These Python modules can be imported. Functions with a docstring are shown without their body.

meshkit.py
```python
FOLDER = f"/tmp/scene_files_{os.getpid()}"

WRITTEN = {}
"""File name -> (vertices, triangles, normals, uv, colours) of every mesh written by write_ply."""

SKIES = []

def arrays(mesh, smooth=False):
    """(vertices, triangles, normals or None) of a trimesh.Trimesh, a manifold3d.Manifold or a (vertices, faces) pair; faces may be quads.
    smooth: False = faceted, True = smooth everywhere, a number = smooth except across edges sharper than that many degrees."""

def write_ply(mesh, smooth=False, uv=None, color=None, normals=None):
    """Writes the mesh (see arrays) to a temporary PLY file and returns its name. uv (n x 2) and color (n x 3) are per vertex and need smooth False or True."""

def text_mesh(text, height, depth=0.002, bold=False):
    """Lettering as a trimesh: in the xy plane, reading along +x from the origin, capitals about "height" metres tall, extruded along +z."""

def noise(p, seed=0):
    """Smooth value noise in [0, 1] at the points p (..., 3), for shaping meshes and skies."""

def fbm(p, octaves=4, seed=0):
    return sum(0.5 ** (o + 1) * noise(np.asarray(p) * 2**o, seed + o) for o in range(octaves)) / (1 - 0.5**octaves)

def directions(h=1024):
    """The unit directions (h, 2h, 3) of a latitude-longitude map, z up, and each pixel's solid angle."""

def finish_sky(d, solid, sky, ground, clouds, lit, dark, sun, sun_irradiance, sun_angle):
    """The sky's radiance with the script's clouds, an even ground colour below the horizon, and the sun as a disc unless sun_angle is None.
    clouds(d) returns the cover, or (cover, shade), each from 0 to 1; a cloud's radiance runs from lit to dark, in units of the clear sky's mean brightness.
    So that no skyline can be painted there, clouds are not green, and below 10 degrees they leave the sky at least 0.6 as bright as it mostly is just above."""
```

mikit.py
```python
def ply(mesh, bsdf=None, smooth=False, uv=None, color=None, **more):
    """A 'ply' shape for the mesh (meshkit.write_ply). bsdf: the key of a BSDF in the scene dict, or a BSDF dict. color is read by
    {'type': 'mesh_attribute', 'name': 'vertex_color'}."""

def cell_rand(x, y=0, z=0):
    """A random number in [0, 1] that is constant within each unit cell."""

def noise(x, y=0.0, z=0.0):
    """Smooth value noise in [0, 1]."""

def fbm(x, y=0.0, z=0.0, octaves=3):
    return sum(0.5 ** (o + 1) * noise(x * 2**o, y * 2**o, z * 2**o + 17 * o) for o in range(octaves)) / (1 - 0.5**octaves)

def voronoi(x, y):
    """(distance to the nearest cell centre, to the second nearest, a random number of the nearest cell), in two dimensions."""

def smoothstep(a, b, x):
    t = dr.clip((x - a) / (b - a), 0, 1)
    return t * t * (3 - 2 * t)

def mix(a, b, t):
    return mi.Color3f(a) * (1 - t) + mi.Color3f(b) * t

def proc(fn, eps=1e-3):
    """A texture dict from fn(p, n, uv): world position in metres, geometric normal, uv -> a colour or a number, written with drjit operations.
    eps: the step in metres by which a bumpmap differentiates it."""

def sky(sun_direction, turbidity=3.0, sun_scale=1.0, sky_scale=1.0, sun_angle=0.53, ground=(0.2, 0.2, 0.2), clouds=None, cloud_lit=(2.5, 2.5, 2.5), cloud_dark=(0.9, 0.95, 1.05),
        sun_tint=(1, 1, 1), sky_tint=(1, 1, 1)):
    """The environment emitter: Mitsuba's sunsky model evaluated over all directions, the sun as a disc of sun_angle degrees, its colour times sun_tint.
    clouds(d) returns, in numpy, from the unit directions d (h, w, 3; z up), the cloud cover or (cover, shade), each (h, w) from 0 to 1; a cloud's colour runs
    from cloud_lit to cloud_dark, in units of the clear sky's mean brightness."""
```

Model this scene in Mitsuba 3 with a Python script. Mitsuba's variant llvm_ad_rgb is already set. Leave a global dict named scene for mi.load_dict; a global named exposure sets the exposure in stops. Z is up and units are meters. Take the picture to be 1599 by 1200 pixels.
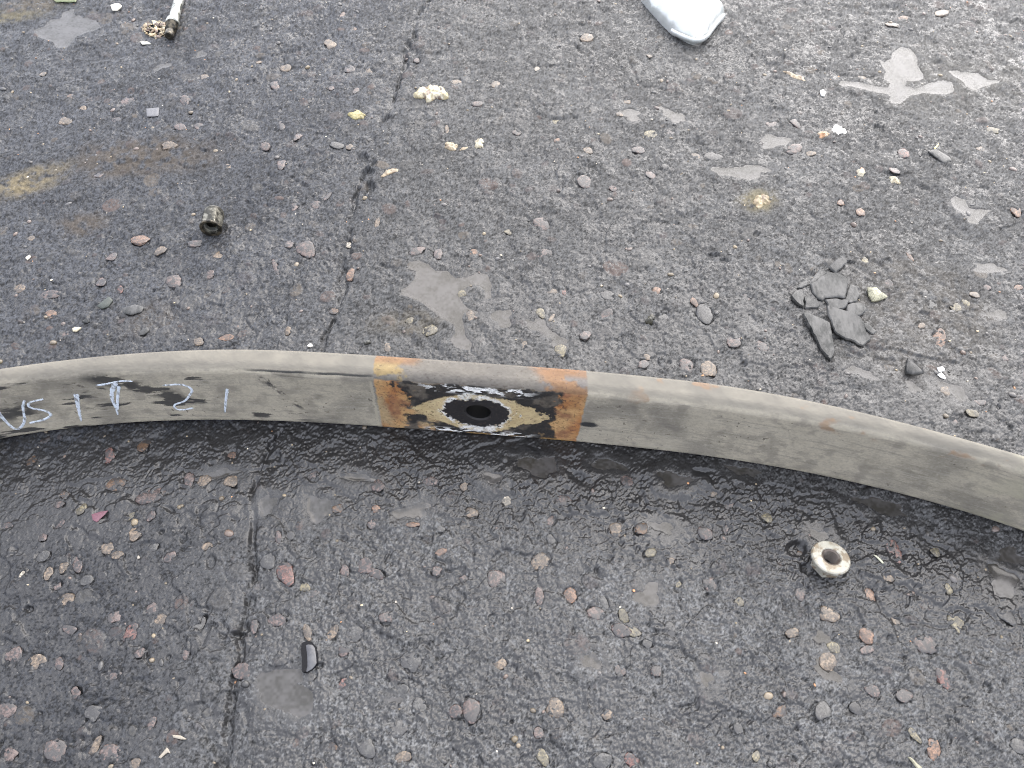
import math, random
import numpy as np, trimesh, drjit as dr, mitsuba as mi, mikit, meshkit
import manifold3d as m3
from shapely.geometry import Polygon, Point
from scipy.spatial import cKDTree, Delaunay
from scipy.interpolate import CubicSpline
from mikit import noise, fbm, smoothstep, mix, cell_rand

T = mi.ScalarTransform4f
scene, labels = {'type': 'scene'}, {}

# ------------------------------------------------------------------ camera, sky, exposure
CAM_H, PITCH, F = 0.55, math.radians(55), 1294.0          # height above the ground, angle below the horizon, focal length in photo pixels
CAM = np.array([0, 0, CAM_H])
FW = np.array([0, math.cos(PITCH), -math.sin(PITCH)]); RT = np.array([1.0, 0, 0]); UP = np.cross(RT, FW)
scene['camera'] = {'type': 'perspective', 'fov': 2 * math.degrees(math.atan(799.5 / F)), 'fov_axis': 'x', 'near_clip': 0.01, 'far_clip': 200.0,
                   'to_world': T().look_at(origin=CAM.tolist(), target=(CAM + FW).tolist(), up=[0, 0, 1])}
SUN = np.array([0.42, 0.68, 0.60]); SUN = SUN / np.linalg.norm(SUN)


def overcast(d):
    ang = np.degrees(np.arccos(np.clip(d @ SUN, -1, 1)))
    glow = np.exp(-(ang / 38.0) ** 1.6)                            # thin cloud in front of the sun, thicker away from it
    puff = meshkit.fbm(d * 2.0 + 5.0, 4, seed=3) - .5
    el = np.clip(d[..., 2], 0, 1)
    return np.ones_like(ang), np.clip(1 - (glow * (1 + .7 * puff) + .10 * el + .10 * puff), 0, 1)


scene['sky'] = mikit.sky(SUN.tolist(), turbidity=3, sun_scale=0.1, sun_angle=80, ground=(0.06, 0.06, 0.06), clouds=overcast,
                         cloud_lit=(3.85, 3.97, 4.22), cloud_dark=(0.95, 1.0, 1.16))
exposure = 4.85

rng = np.random.default_rng(7)
random.seed(7)


# ------------------------------------------------------------------ helpers
def at(px, py, z=0.0):
    """The point at height z that stands at this place of the photograph."""
    d = FW + (px - 799.5) / F * RT - (py - 600) / F * UP
    return CAM + d * ((z - CAM_H) / d[2])


def size(px, py, rx, ry):
    """Half axes in metres on the ground of a spot of rx by ry photo pixels."""
    return (np.linalg.norm(at(px + rx, py) - at(px - rx, py)) / 2, np.linalg.norm(at(px, py + ry) - at(px, py - ry)) / 2)


def turned(x, y, seed):
    c, s = math.cos(seed * 2.4 + .5), math.sin(seed * 2.4 + .5)
    return x * c - y * s, x * s + y * c


def N(x, y, wave, seed=0):
    x, y = turned(x, y, seed)
    return meshkit.noise(np.stack([x / wave, y / wave, np.full_like(x, seed * 7.3)], -1), seed)


def FB(x, y, wave, octaves=3, seed=0):
    x, y = turned(x, y, seed)
    return meshkit.fbm(np.stack([x / wave, y / wave, np.full_like(x, seed * 7.3)], -1), octaves, seed)


def sstep(a, b, x):
    t = np.clip((x - a) / (b - a), 0, 1)
    return t * t * (3 - 2 * t)


def put(key, mesh, bsdf, smooth=False, color=None, label=None, category=None, group=None, kind=None, **more):
    k, i = key, 0
    while k in scene:
        i += 1
        k = f'{key}_{i:03d}'
    scene[k] = mikit.ply(mesh, bsdf, smooth=smooth, color=color, **more)
    tag(k, label, category, group, kind)
    return k


def tag(k, label=None, category=None, group=None, kind=None):
    e = {n: v for n, v in (('label', label), ('category', category), ('group', group), ('kind', kind)) if v}
    if e:
        labels[k] = {**labels.get(k, {}), **e}


def seg_dist(P, A, B):
    ab = B - A
    t = np.clip(((P - A) @ ab) / max(ab @ ab, 1e-12), 0, 1)
    return np.linalg.norm(P - (A + t[:, None] * ab), axis=1)


def poly_sdf(P, poly):
    """Signed distance, negative inside."""
    d = np.full(len(P), 9.0)
    inside = np.zeros(len(P), bool)
    for a, b in zip(poly, np.roll(poly, -1, axis=0)):
        d = np.minimum(d, seg_dist(P, a, b))
        hit = ((a[1] > P[:, 1]) != (b[1] > P[:, 1]))
        with np.errstate(divide='ignore', invalid='ignore'):
            xs = (b[0] - a[0]) * (P[:, 1] - a[1]) / (b[1] - a[1] if b[1] != a[1] else 1e-12) + a[0]
        inside ^= hit & (P[:, 0] < xs)
    return np.where(inside, -d, d)


# ------------------------------------------------------------------ materials
def principled(name, color, rough=0.4, spec=0.5, metallic=0.0, **more):
    c = {'type': 'rgb', 'value': list(color)} if isinstance(color, (tuple, list)) else color
    scene[name] = {'type': 'twosided', 'bsdf': {'type': 'principled', 'base_color': c, 'roughness': rough, 'specular': spec, 'metallic': metallic, **more}}


def wet_shade_strip(p):
    y = p.y - .334 + .54 * dr.square(p.x + .12)                                         # wet run-off along the bar's foot, near black to paint in its shade
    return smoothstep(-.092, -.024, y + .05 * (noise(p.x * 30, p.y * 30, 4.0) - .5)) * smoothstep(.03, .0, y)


DRY = []
for px, py, rx, ry in [(40, 285, 80, 22), (200, 250, 120, 26), (20, 25, 60, 12), (1187, 318, 26, 18), (120, 350, 40, 18), (640, 505, 60, 18)]:
    c_ = at(px, py); A_, B_ = size(px, py, rx, ry); DRY.append((float(c_[0]), float(c_[1]), float(A_), float(B_)))


def wet_shade_mask(p, n, uv):
    m = .30 * fbm(p.x * 80, p.y * 80, 3.0, 3) + .36 * fbm(p.x * 330 + 5, p.y * 330, 1.0, 2) + .34 * noise(p.x * 900, p.y * 900, 2.0)
    broad = fbm(p.x * 11, p.y * 11, 7.0, 3)
    dry = mi.Float(0) + 0 * p.x
    for cx, cy, A, B in DRY:                                                           # dried-on sand and silt
        dry = dry + dr.exp(-dr.square((p.x - cx) / A) - dr.square((p.y - cy) / B))
    far = .03 - .11 * smoothstep(.36, .62, p.y)
    return dr.clip(smoothstep(.44, .60, m + .20 * (broad - .5) + far - .22 * dry) * .9 + wet_shade_strip(p), 0, 1)  # wet patches, plus painted shade along the foot of the bar


def wet_rough(p, n, uv):
    return 0.25 + 0.24 * fbm(p.x * 120, p.y * 120, 3.0, 2) - .06 * wet_shade_strip(p)


VC = {'type': 'mesh_attribute', 'name': 'vertex_color'}
scene['wet_ground'] = {'type': 'twosided', 'bsdf': {'type': 'blendbsdf', 'weight': mikit.proc(wet_shade_mask),
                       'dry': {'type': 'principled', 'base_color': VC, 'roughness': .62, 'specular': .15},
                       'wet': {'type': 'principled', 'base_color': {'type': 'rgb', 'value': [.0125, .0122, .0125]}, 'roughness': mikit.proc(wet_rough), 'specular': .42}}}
principled('grit_mat', VC, 0.4, 0.5)


def stone_tex(base, film=0.45):
    def fn(p, n, uv):
        m = .5 * fbm(p.x * 420, p.y * 420, p.z * 420, 3) + .5 * noise(p.x * 1400, p.y * 1400, p.z * 1400)
        c = mix([0.30 * v for v in base], [1.15 * v for v in base], smoothstep(.2, .8, m))
        f = smoothstep(0.40, 0.56, .6 * fbm(p.x * 260 + 9, p.y * 260, p.z * 260, 3) + .4 * noise(p.x * 900, p.y * 900, p.z * 900)) * film
        return mix(c, [0.024, 0.0235, 0.024], f)
    return mikit.proc(fn)


PEB = {'P': (.112, .078, .068), 'T': (.170, .124, .082), 'G': (.072, .070, .066), 'R': (.145, .066, .052), 'Y': (.170, .143, .080),
       'O': (.195, .105, .060), 'W': (.36, .31, .23), 'D': (.018, .017, .016), 'B': (.115, .066, .036)}
PEB = {k: tuple(.76 * (.82 * v + .18 * sum(c) / 3) for v in c) for k, c in PEB.items()}
for k, c in PEB.items():
    principled('stone_' + k, stone_tex(c, 0.58 if k in 'WYOT' else 0.9), 0.36 if k != 'W' else 0.4, 0.35)

# ------------------------------------------------------------------ what is bedded in the ground (photo pixel, half sizes in photo pixels, kind)
STONES = """104,936,10,11,T 45,952,7,5,T 178,962,12,9,P 68,985,8,6,T 108,983,13,6,P 148,974,4,6,T 250,967,10,9,T 202,991,13,17,R 310,976,9,15,G 220,1022,8,8,P 5,1005,8,5,T
22,1023,13,11,P 58,1033,17,11,T 93,1036,8,9,P 292,1018,6,13,P 380,1049,15,13,P 10,1107,14,15,P 178,1055,16,8,P 148,1115,16,13,G 236,1130,6,11,P 88,1172,17,16,P 148,1167,8,16,T
174,1176,18,16,P 212,1192,9,9,T 17,1178,14,12,P 398,980,6,10,P 397,1110,5,12,P 118,1083,8,10,P 447,898,13,19,R 477,918,9,8,Y 490,927,9,7,P 431,934,6,8,T 436,970,14,11,P 451,957,5,6,P
492,967,6,7,P 508,952,6,8,P 532,959,6,5,T 482,990,7,13,T 520,990,7,14,T 538,1021,10,6,P 583,961,7,6,O 605,967,10,11,P 553,992,15,13,G 645,1035,19,17,G 592,1036,6,7,P 536,1070,7,10,R
605,1085,8,6,T 627,1078,10,10,G 655,1104,12,12,G 523,1164,10,11,B 575,1170,14,14,G 632,1182,12,9,T 781,1035,13,11,T 735,1111,16,18,P 712,1112,11,10,P 620,1136,28,15,G
890,931,12,10,O 842,935,7,14,P 930,960,14,10,P 943,942,6,11,G 973,965,7,10,Y 1046,985,10,12,G 988,988,14,8,Y 1011,1009,9,8,G 968,986,17,11,P 985,1032,5,5,Y 1023,1050,10,8,P
967,1047,11,11,P 1047,1077,6,9,Y 1064,1069,8,6,Y 1081,1028,8,6,T 1112,912,14,14,P 1152,943,8,9,Y 1170,959,7,6,Y 1058,913,6,8,Y 868,1107,16,16,T 949,1117,8,9,T 842,1145,7,10,P
848,1181,12,14,Y 988,1190,13,13,R 940,1190,16,12,G 1152,1139,7,10,G 1180,1182,7,9,Y 1191,1111,5,5,D 1250,926,10,14,P 1292,962,15,15,T 1360,932,9,8,O 1236,990,9,10,T 1259,979,5,8,R
1292,1032,15,14,T 1302,1013,10,9,Y 1324,1011,6,7,Y 1351,995,12,12,O 1353,1016,11,7,P 1390,1002,5,6,T 1411,1018,5,10,P 1397,969,7,10,T 1413,1037,4,8,Y 1445,1008,17,15,P 1472,1060,12,17,R
1500,973,20,16,Y 1569,962,12,15,G 1298,1085,5,7,O 1281,1112,14,17,G 1215,1106,13,17,B 1335,1108,9,11,D 1410,1088,13,10,P 1363,1080,13,9,P 1270,1165,9,8,Y 1425,1150,6,13,Y 1456,1172,12,15,O
1510,1151,6,8,Y 1516,1097,6,8,O 1590,1165,14,12,G 1397,862,13,20,R 1250,864,10,9,B 1328,868,3,5,T 1391,812,7,6,T 1160,765,11,9,G 880,782,14,8,P 978,752,10,9,P 1113,770,9,6,T 1110,803,7,5,W
1140,790,12,8,P 962,826,12,13,T 1000,828,13,9,B 859,814,6,8,P 888,808,4,5,O 845,879,16,13,T 867,891,5,7,O 934,892,5,4,Y 1049,880,7,8,T 1015,866,10,6,Y 1018,897,6,5,O 1197,808,10,9,Y
1135,828,8,8,P 1100,835,12,10,P 860,845,8,9,G 845,840,6,6,R 1385,903,9,8,T 1415,890,7,5,Y 1460,864,9,6,Y 1356,930,9,11,O 1384,924,9,3,Y 1452,932,5,3,O 1415,937,5,9,P 1478,925,7,8,Y
493,746,9,8,P 672,755,12,7,P 585,692,6,5,P 590,762,12,9,P 725,758,8,9,T 791,782,8,9,W 736,802,9,9,T 530,797,10,8,B 588,797,7,6,O 560,825,7,5,Y 645,822,11,4,O 688,828,7,6,G 585,820,11,9,P
776,843,6,4,W 690,865,13,5,O 573,885,11,13,P 540,893,8,10,P 683,893,9,8,P 590,898,12,8,P 775,905,16,14,P 420,876,13,15,G 437,842,6,9,P 455,838,8,6,G 700,918,8,4,O 724,900,8,11,P 635,932,7,5,T
180,755,14,13,B 224,697,8,9,B 172,715,10,11,R 50,720,8,8,B 362,712,7,8,O 361,752,13,10,T 320,750,10,9,T 295,750,9,11,P 235,774,22,13,P 102,775,8,7,B 95,790,9,5,P 128,797,10,8,Y 207,805,11,9,Y
238,808,7,8,P 214,834,13,12,T 12,823,12,7,P 70,840,6,8,P 95,820,7,6,P 168,857,12,11,T 185,868,10,6,T 240,854,8,6,G 38,897,9,10,W 122,880,8,14,P 78,897,7,10,T 101,888,7,8,T 88,915,8,7,P
68,870,10,9,G 265,870,10,7,P 325,853,9,7,T 345,845,7,5,B 292,855,8,4,P 203,904,9,5,T 253,900,7,6,P 136,906,9,9,G 155,927,7,6,T 140,887,5,4,W 22,860,7,6,T 45,950,6,4,O 237,952,10,8,P
846,350,14,10,P 945,495,12,11,P 950,462,11,8,G 844,492,7,8,Y 861,500,4,7,T 818,540,6,6,T 845,533,6,4,O 875,550,10,10,Y 922,511,4,4,W 913,527,8,8,P 880,456,5,6,R 862,456,9,5,T
1025,456,7,5,O 1050,455,6,4,P 1083,475,5,7,O 1038,494,15,8,G 1070,572,13,11,P 1108,576,12,13,T 960,541,12,9,G 1010,560,6,5,T 1005,572,8,7,P 850,398,13,7,P 1100,492,14,14,G 1145,535,14,9,P
1190,545,12,10,P 1165,465,8,8,P 460,319,9,8,P 493,318,10,6,P 512,306,4,6,P 543,379,7,5,W 478,391,14,13,P 453,382,7,7,P 431,418,5,12,P 547,431,6,8,O 589,347,5,7,T 652,393,14,6,P
684,398,8,8,P 740,395,8,6,O 732,407,4,4,O 794,363,7,5,Y 522,486,9,6,B 450,517,6,6,T 533,519,4,4,O 605,545,5,7,T 640,502,6,5,Y 672,517,12,9,Y 680,467,4,4,R 735,495,8,8,T 736,524,6,4,O 785,570,5,4,T
721,461,8,6,Y 1207,195,13,10,P 1242,195,7,7,P 1265,242,7,5,T 1238,236,11,8,P 1410,243,10,6,R 1395,270,9,5,P 1395,40,10,4,T 1470,22,14,4,T 1415,30,14,4,O 1345,122,6,4,T 1343,335,7,7,O 1313,318,7,5,O
1420,403,4,7,O 1350,412,6,8,Y 1388,445,7,7,P 1468,530,12,15,O 1438,510,6,5,T 1520,462,8,5,T 1508,474,6,5,Y 1490,480,9,7,Y 1456,478,8,8,G 1435,463,4,4,O 1585,332,8,7,O 1362,418,4,4,Y 1370,430,4,3,Y
1530,235,8,4,T 1550,205,9,6,Y 1540,450,8,4,P 1590,450,8,4,O 1570,560,7,6,P 1515,648,9,6,Y 1475,612,10,7,T 1490,660,10,7,P 1530,628,14,6,P 1015,213,15,7,Y 1045,208,10,6,P 911,285,14,9,P 838,107,5,4,W
867,190,8,4,Y 870,222,5,4,O 996,237,10,6,P 1014,90,5,4,T 916,62,10,5,T 917,237,8,6,T 1085,245,9,5,T 1112,247,13,9,G 1016,277,8,5,P 957,298,6,4,R 980,158,6,5,T 967,182,5,4,T 807,208,7,5,P
516,70,10,8,T 535,22,4,5,O 553,44,4,3,O 546,107,10,7,P 576,112,6,5,T 430,134,8,8,P 518,136,6,5,P 555,140,6,5,P 508,148,4,3,O 524,155,3,4,O 545,230,7,4,T 445,105,10,5,T 405,95,5,4,T 651,95,5,4,P
775,133,10,6,T 745,165,9,4,P 698,203,4,6,T 712,128,10,5,T 440,198,6,7,P 465,214,6,6,P 440,258,8,8,P 526,228,9,7,G 415,230,9,5,P 68,116,5,4,T 110,151,6,4,B 129,170,6,5,T 200,157,17,7,P 103,190,10,6,T
265,230,15,5,T 281,200,9,6,P 311,197,9,5,P 155,273,9,5,P 355,260,6,5,T 318,118,8,5,T 185,185,12,5,P 290,157,8,7,P 218,376,13,7,O 250,392,10,6,T 30,450,10,7,T 80,460,14,8,P 158,440,9,8,P 80,490,9,7,O
100,522,7,6,P 83,527,4,4,O 270,440,13,10,P 305,380,9,7,P 342,398,10,6,T 355,527,14,5,O 327,430,7,6,P 310,535,9,6,T 188,452,5,5,R 33,558,6,4,R 175,402,9,6,P 50,373,6,4,T"""
STONES = [(float(a), float(b), float(c), float(d), e) for a, b, c, d, e in (s.split(',') for s in STONES.split())]
PEBBLES = []                                              # x, y, half axes, turn, kind
for (px, py, rx, ry, kd) in STONES:
    c = at(px, py); a, b = size(px, py, rx, ry)
    ang = rng.uniform(-0.5, 0.5) if abs(a - b) > 0.2 * a else rng.uniform(0, 3)
    PEBBLES.append((c[0], c[1], a * rng.uniform(.95, 1.1), b * rng.uniform(.95, 1.1), ang, kd))
PEBBLES.sort(key=lambda s: -s[2] * s[3])
n_hidden = 5600
hx = rng.uniform(-0.85, 0.85, n_hidden); hy = rng.uniform(-0.02, 1.2, n_hidden)
hr = np.clip(rng.lognormal(math.log(3.6), 0.5, n_hidden), 1.6, 12) / 1000
hk = np.array([min(np.hypot(hx[i] - s[0], hy[i] - s[1]) - max(s[2], s[3]) for s in PEBBLES) for i in range(n_hidden)])
keep = hk > hr * 0.8
hx, hy, hr = hx[keep], hy[keep], hr[keep]
ha = hr * rng.uniform(.8, 1.3, len(hr)); hb = hr * rng.uniform(.7, 1.1, len(hr)); ht = rng.uniform(0, 3.14, len(hr))
SX = np.r_[[s[0] for s in PEBBLES], hx]; SY = np.r_[[s[1] for s in PEBBLES], hy]
SA = np.r_[[s[2] for s in PEBBLES], ha]; SB = np.r_[[s[3] for s in PEBBLES], hb]; ST = np.r_[[s[4] for s in PEBBLES], ht]
REAL = np.arange(len(SX)) < len(PEBBLES)
SH = np.where(REAL, -0.6, rng.uniform(0.1, 0.75, len(SX)) * np.r_[np.ones(len(PEBBLES)), np.clip(hr / .0045, .5, 1.6)]) / 1000
STINT = rng.uniform(0, 1, len(SX)); SFILM = rng.uniform(0.0, 1.0, len(SX)) ** 1.3
SGROOVE = rng.uniform(0.1, 1.0, len(SX)); SDIR = rng.uniform(1.0, 3.0, len(SX))       # the gap round a stone is wider on its far side
TREE = cKDTree(np.c_[SX, SY])
PITS = []
for px, py, rx, ry, dep in [(1245, 858, 17, 13, 3.5), (1260, 888, 12, 12, 3), (572, 268, 12, 9, 4), (566, 245, 9, 7, 3), (578, 292, 8, 9, 4), (584, 255, 6, 6, 3), (1113, 400, 12, 4, 2.5), (1130, 408, 8, 4, 2.5), (1180, 368, 6, 4, 2.5), (350, 985, 9, 13, 2.5), (395, 880, 7, 16, 3), (412, 800, 9, 18, 3), (318, 972, 5, 14, 3), (372, 992, 14, 6, 3),
                            (500, 1040, 5, 4, 2), (880, 560, 6, 4, 2), (1160, 570, 6, 5, 2), (1240, 1185, 5, 5, 2), (1540, 1075, 6, 9, 2.5), (924, 1002, 12, 5, 2), (1110, 930, 11, 4, 2), (905, 745, 12, 7, 2.5), (1090, 740, 14, 7, 2.5), (430, 720, 14, 14, 3), (330, 880, 7, 12, 2), (1575, 880, 14, 10, 3)]:
    c_ = at(px, py); A_, B_ = size(px, py, rx, ry); PITS.append((c_[0], c_[1], A_, B_, dep))
JOINT = np.array([at(*p)[:2] for p in [(668, -60), (655, 0), (642, 100), (603, 190), (576, 265), (556, 330), (530, 400), (512, 480), (470, 560), (446, 690), (424, 760), (404, 840), (390, 930), (374, 1000), (364, 1080), (356, 1200), (352, 1300)]])


def px_poly(pts):
    return np.array([at(x, y)[:2] for x, y in pts])


def px_oval(px, py, rx, ry, turn=0.0):
    t = np.linspace(0, 2 * np.pi, 18, endpoint=False); c, s = math.cos(turn), math.sin(turn)
    r = 1 + 0.22 * np.sin(3 * t + px) + 0.15 * np.sin(5 * t + py)
    return px_poly([(px + rx * k * math.cos(a) * c - ry * k * math.sin(a) * s, py + rx * k * math.cos(a) * s + ry * k * math.sin(a) * c) for a, k in zip(t, r)])


# puddles: outline, ragged edge in mm, depth in mm
PUDDLES = [
    (px_poly([(641, 412), (655, 409), (668, 415), (680, 425), (700, 426), (712, 437), (730, 435), (745, 428), (762, 431), (767, 445), (768, 468), (757, 470), (757, 455), (748, 447), (735, 448), (722, 455), (716, 465), (725, 480), (735, 486), (750, 490), (740, 494), (725, 490), (722, 500), (727, 525), (738, 540), (735, 550), (712, 545), (703, 533), (712, 522), (708, 508), (690, 498), (672, 486), (660, 475), (645, 468), (628, 463), (627, 455), (640, 447), (648, 440), (652, 425), (635, 421)]), 0.9, 2.2),
    (px_poly([(1370, 95), (1380, 100), (1390, 95), (1393, 85), (1405, 77), (1420, 80), (1430, 90), (1432, 105), (1440, 118), (1442, 126), (1430, 130), (1415, 129), (1412, 137), (1430, 142), (1450, 133), (1470, 128), (1485, 132), (1488, 145), (1475, 150), (1440, 148), (1420, 152), (1405, 165), (1390, 165), (1386, 150), (1370, 148), (1340, 140), (1310, 135), (1312, 130), (1340, 131), (1365, 138), (1385, 140), (1388, 133), (1380, 125), (1382, 115)]), 1.6, 2.2),
    (px_poly([(1475, 111), (1500, 115), (1525, 118), (1540, 127), (1560, 130), (1535, 137), (1520, 143), (1508, 137), (1500, 128)]), 3.0, 1.8),
    (px_poly([(52, 48), (70, 42), (78, 32), (95, 30), (100, 20), (115, 15), (118, 25), (135, 28), (150, 33), (158, 42), (145, 48), (130, 53), (115, 62), (105, 75), (92, 75), (80, 65), (60, 58)]), 3.0, 2.0),
    (px_poly([(1482, 315), (1490, 310), (1505, 315), (1510, 328), (1530, 330), (1545, 332), (1530, 345), (1525, 353), (1512, 350), (1510, 338), (1490, 328)]), 2.0, 2.0),
    (px_poly([(400, 1075), (405, 1055), (430, 1045), (455, 1043), (470, 1050), (472, 1062), (458, 1070), (490, 1080), (488, 1110), (470, 1120), (440, 1110), (415, 1100)]), 2.5, 2.0),
    (px_oval(1160, 272, 44, 9), 5.0, 1.5), (px_oval(985, 182, 16, 8, .3), 3.0, 1.5), (px_oval(1052, 184, 24, 7, .4), 4.0, 1.5), (px_oval(1208, 224, 22, 9), 3.0, 1.5),
    (px_oval(785, 498, 16, 13, .6), 1.5, 1.6), (px_oval(842, 513, 22, 10, .5), 2.0, 1.4), (px_oval(870, 533, 14, 9, .5), 1.5, 1.4), (px_oval(1488, 612, 28, 8, .5), 3.0, 1.8),
    (px_oval(1557, 493, 16, 6), 2.0, 1.6), (px_oval(1540, 421, 22, 6), 4.0, 1.4), (px_oval(1345, 585, 24, 6, .3), 4.0, 1.5), (px_oval(1424, 608, 12, 7, .7), 2.0, 1.5),
    (px_oval(1012, 931, 16, 20, .5), 2.5, 1.6), (px_oval(925, 1035, 15, 12, .6), 2.0, 1.8), (px_oval(1102, 1062, 10, 11), 1.0, 1.6), (px_oval(497, 795, 20, 20, -.5), 3.0, 1.5),
    (px_oval(645, 800, 30, 9, -.2), 3.0, 1.5), (px_oval(1035, 826, 18, 7, .2), 2.5, 1.8), (px_oval(1280, 838, 14, 7, .4), 2.0, 1.8), (px_oval(1565, 905, 20, 34, -.5), 3.0, 2.4),
    (px_oval(1578, 870, 24, 12, .2), 4.0, 1.8), (px_oval(840, 730, 30, 15, .2), 3.0, 2.0), (px_oval(1052, 752, 24, 10, .2), 3.0, 2.0), (px_oval(770, 748, 16, 8, .2), 2.0, 1.8),
    (px_oval(252, 104, 16, 4, -.3), 3.0, 1.4), (px_oval(315, 84, 8, 5), 1.5, 1.4), (px_oval(1283, 998, 14, 9, .2), 2.0, 1.6), (px_oval(1290, 1050, 26, 9, .6), 2.5, 1.6), (px_oval(340, 742, 32, 6, -.2), 3.0, 2.0), (px_oval(1375, 792, 40, 10, .3), 4.0, 2.0),
    (px_oval(560, 748, 22, 6, .1), 2.5, 2.0), (px_oval(1160, 738, 26, 6, .2), 3.0, 2.0), (px_oval(418, 790, 12, 16, .3), 3.0, 2.4), (px_oval(950, 728, 26, 7, .1), 3.0, 2.0), (px_oval(620, 1095, 10, 4), 1.0, 1.2)]


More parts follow.
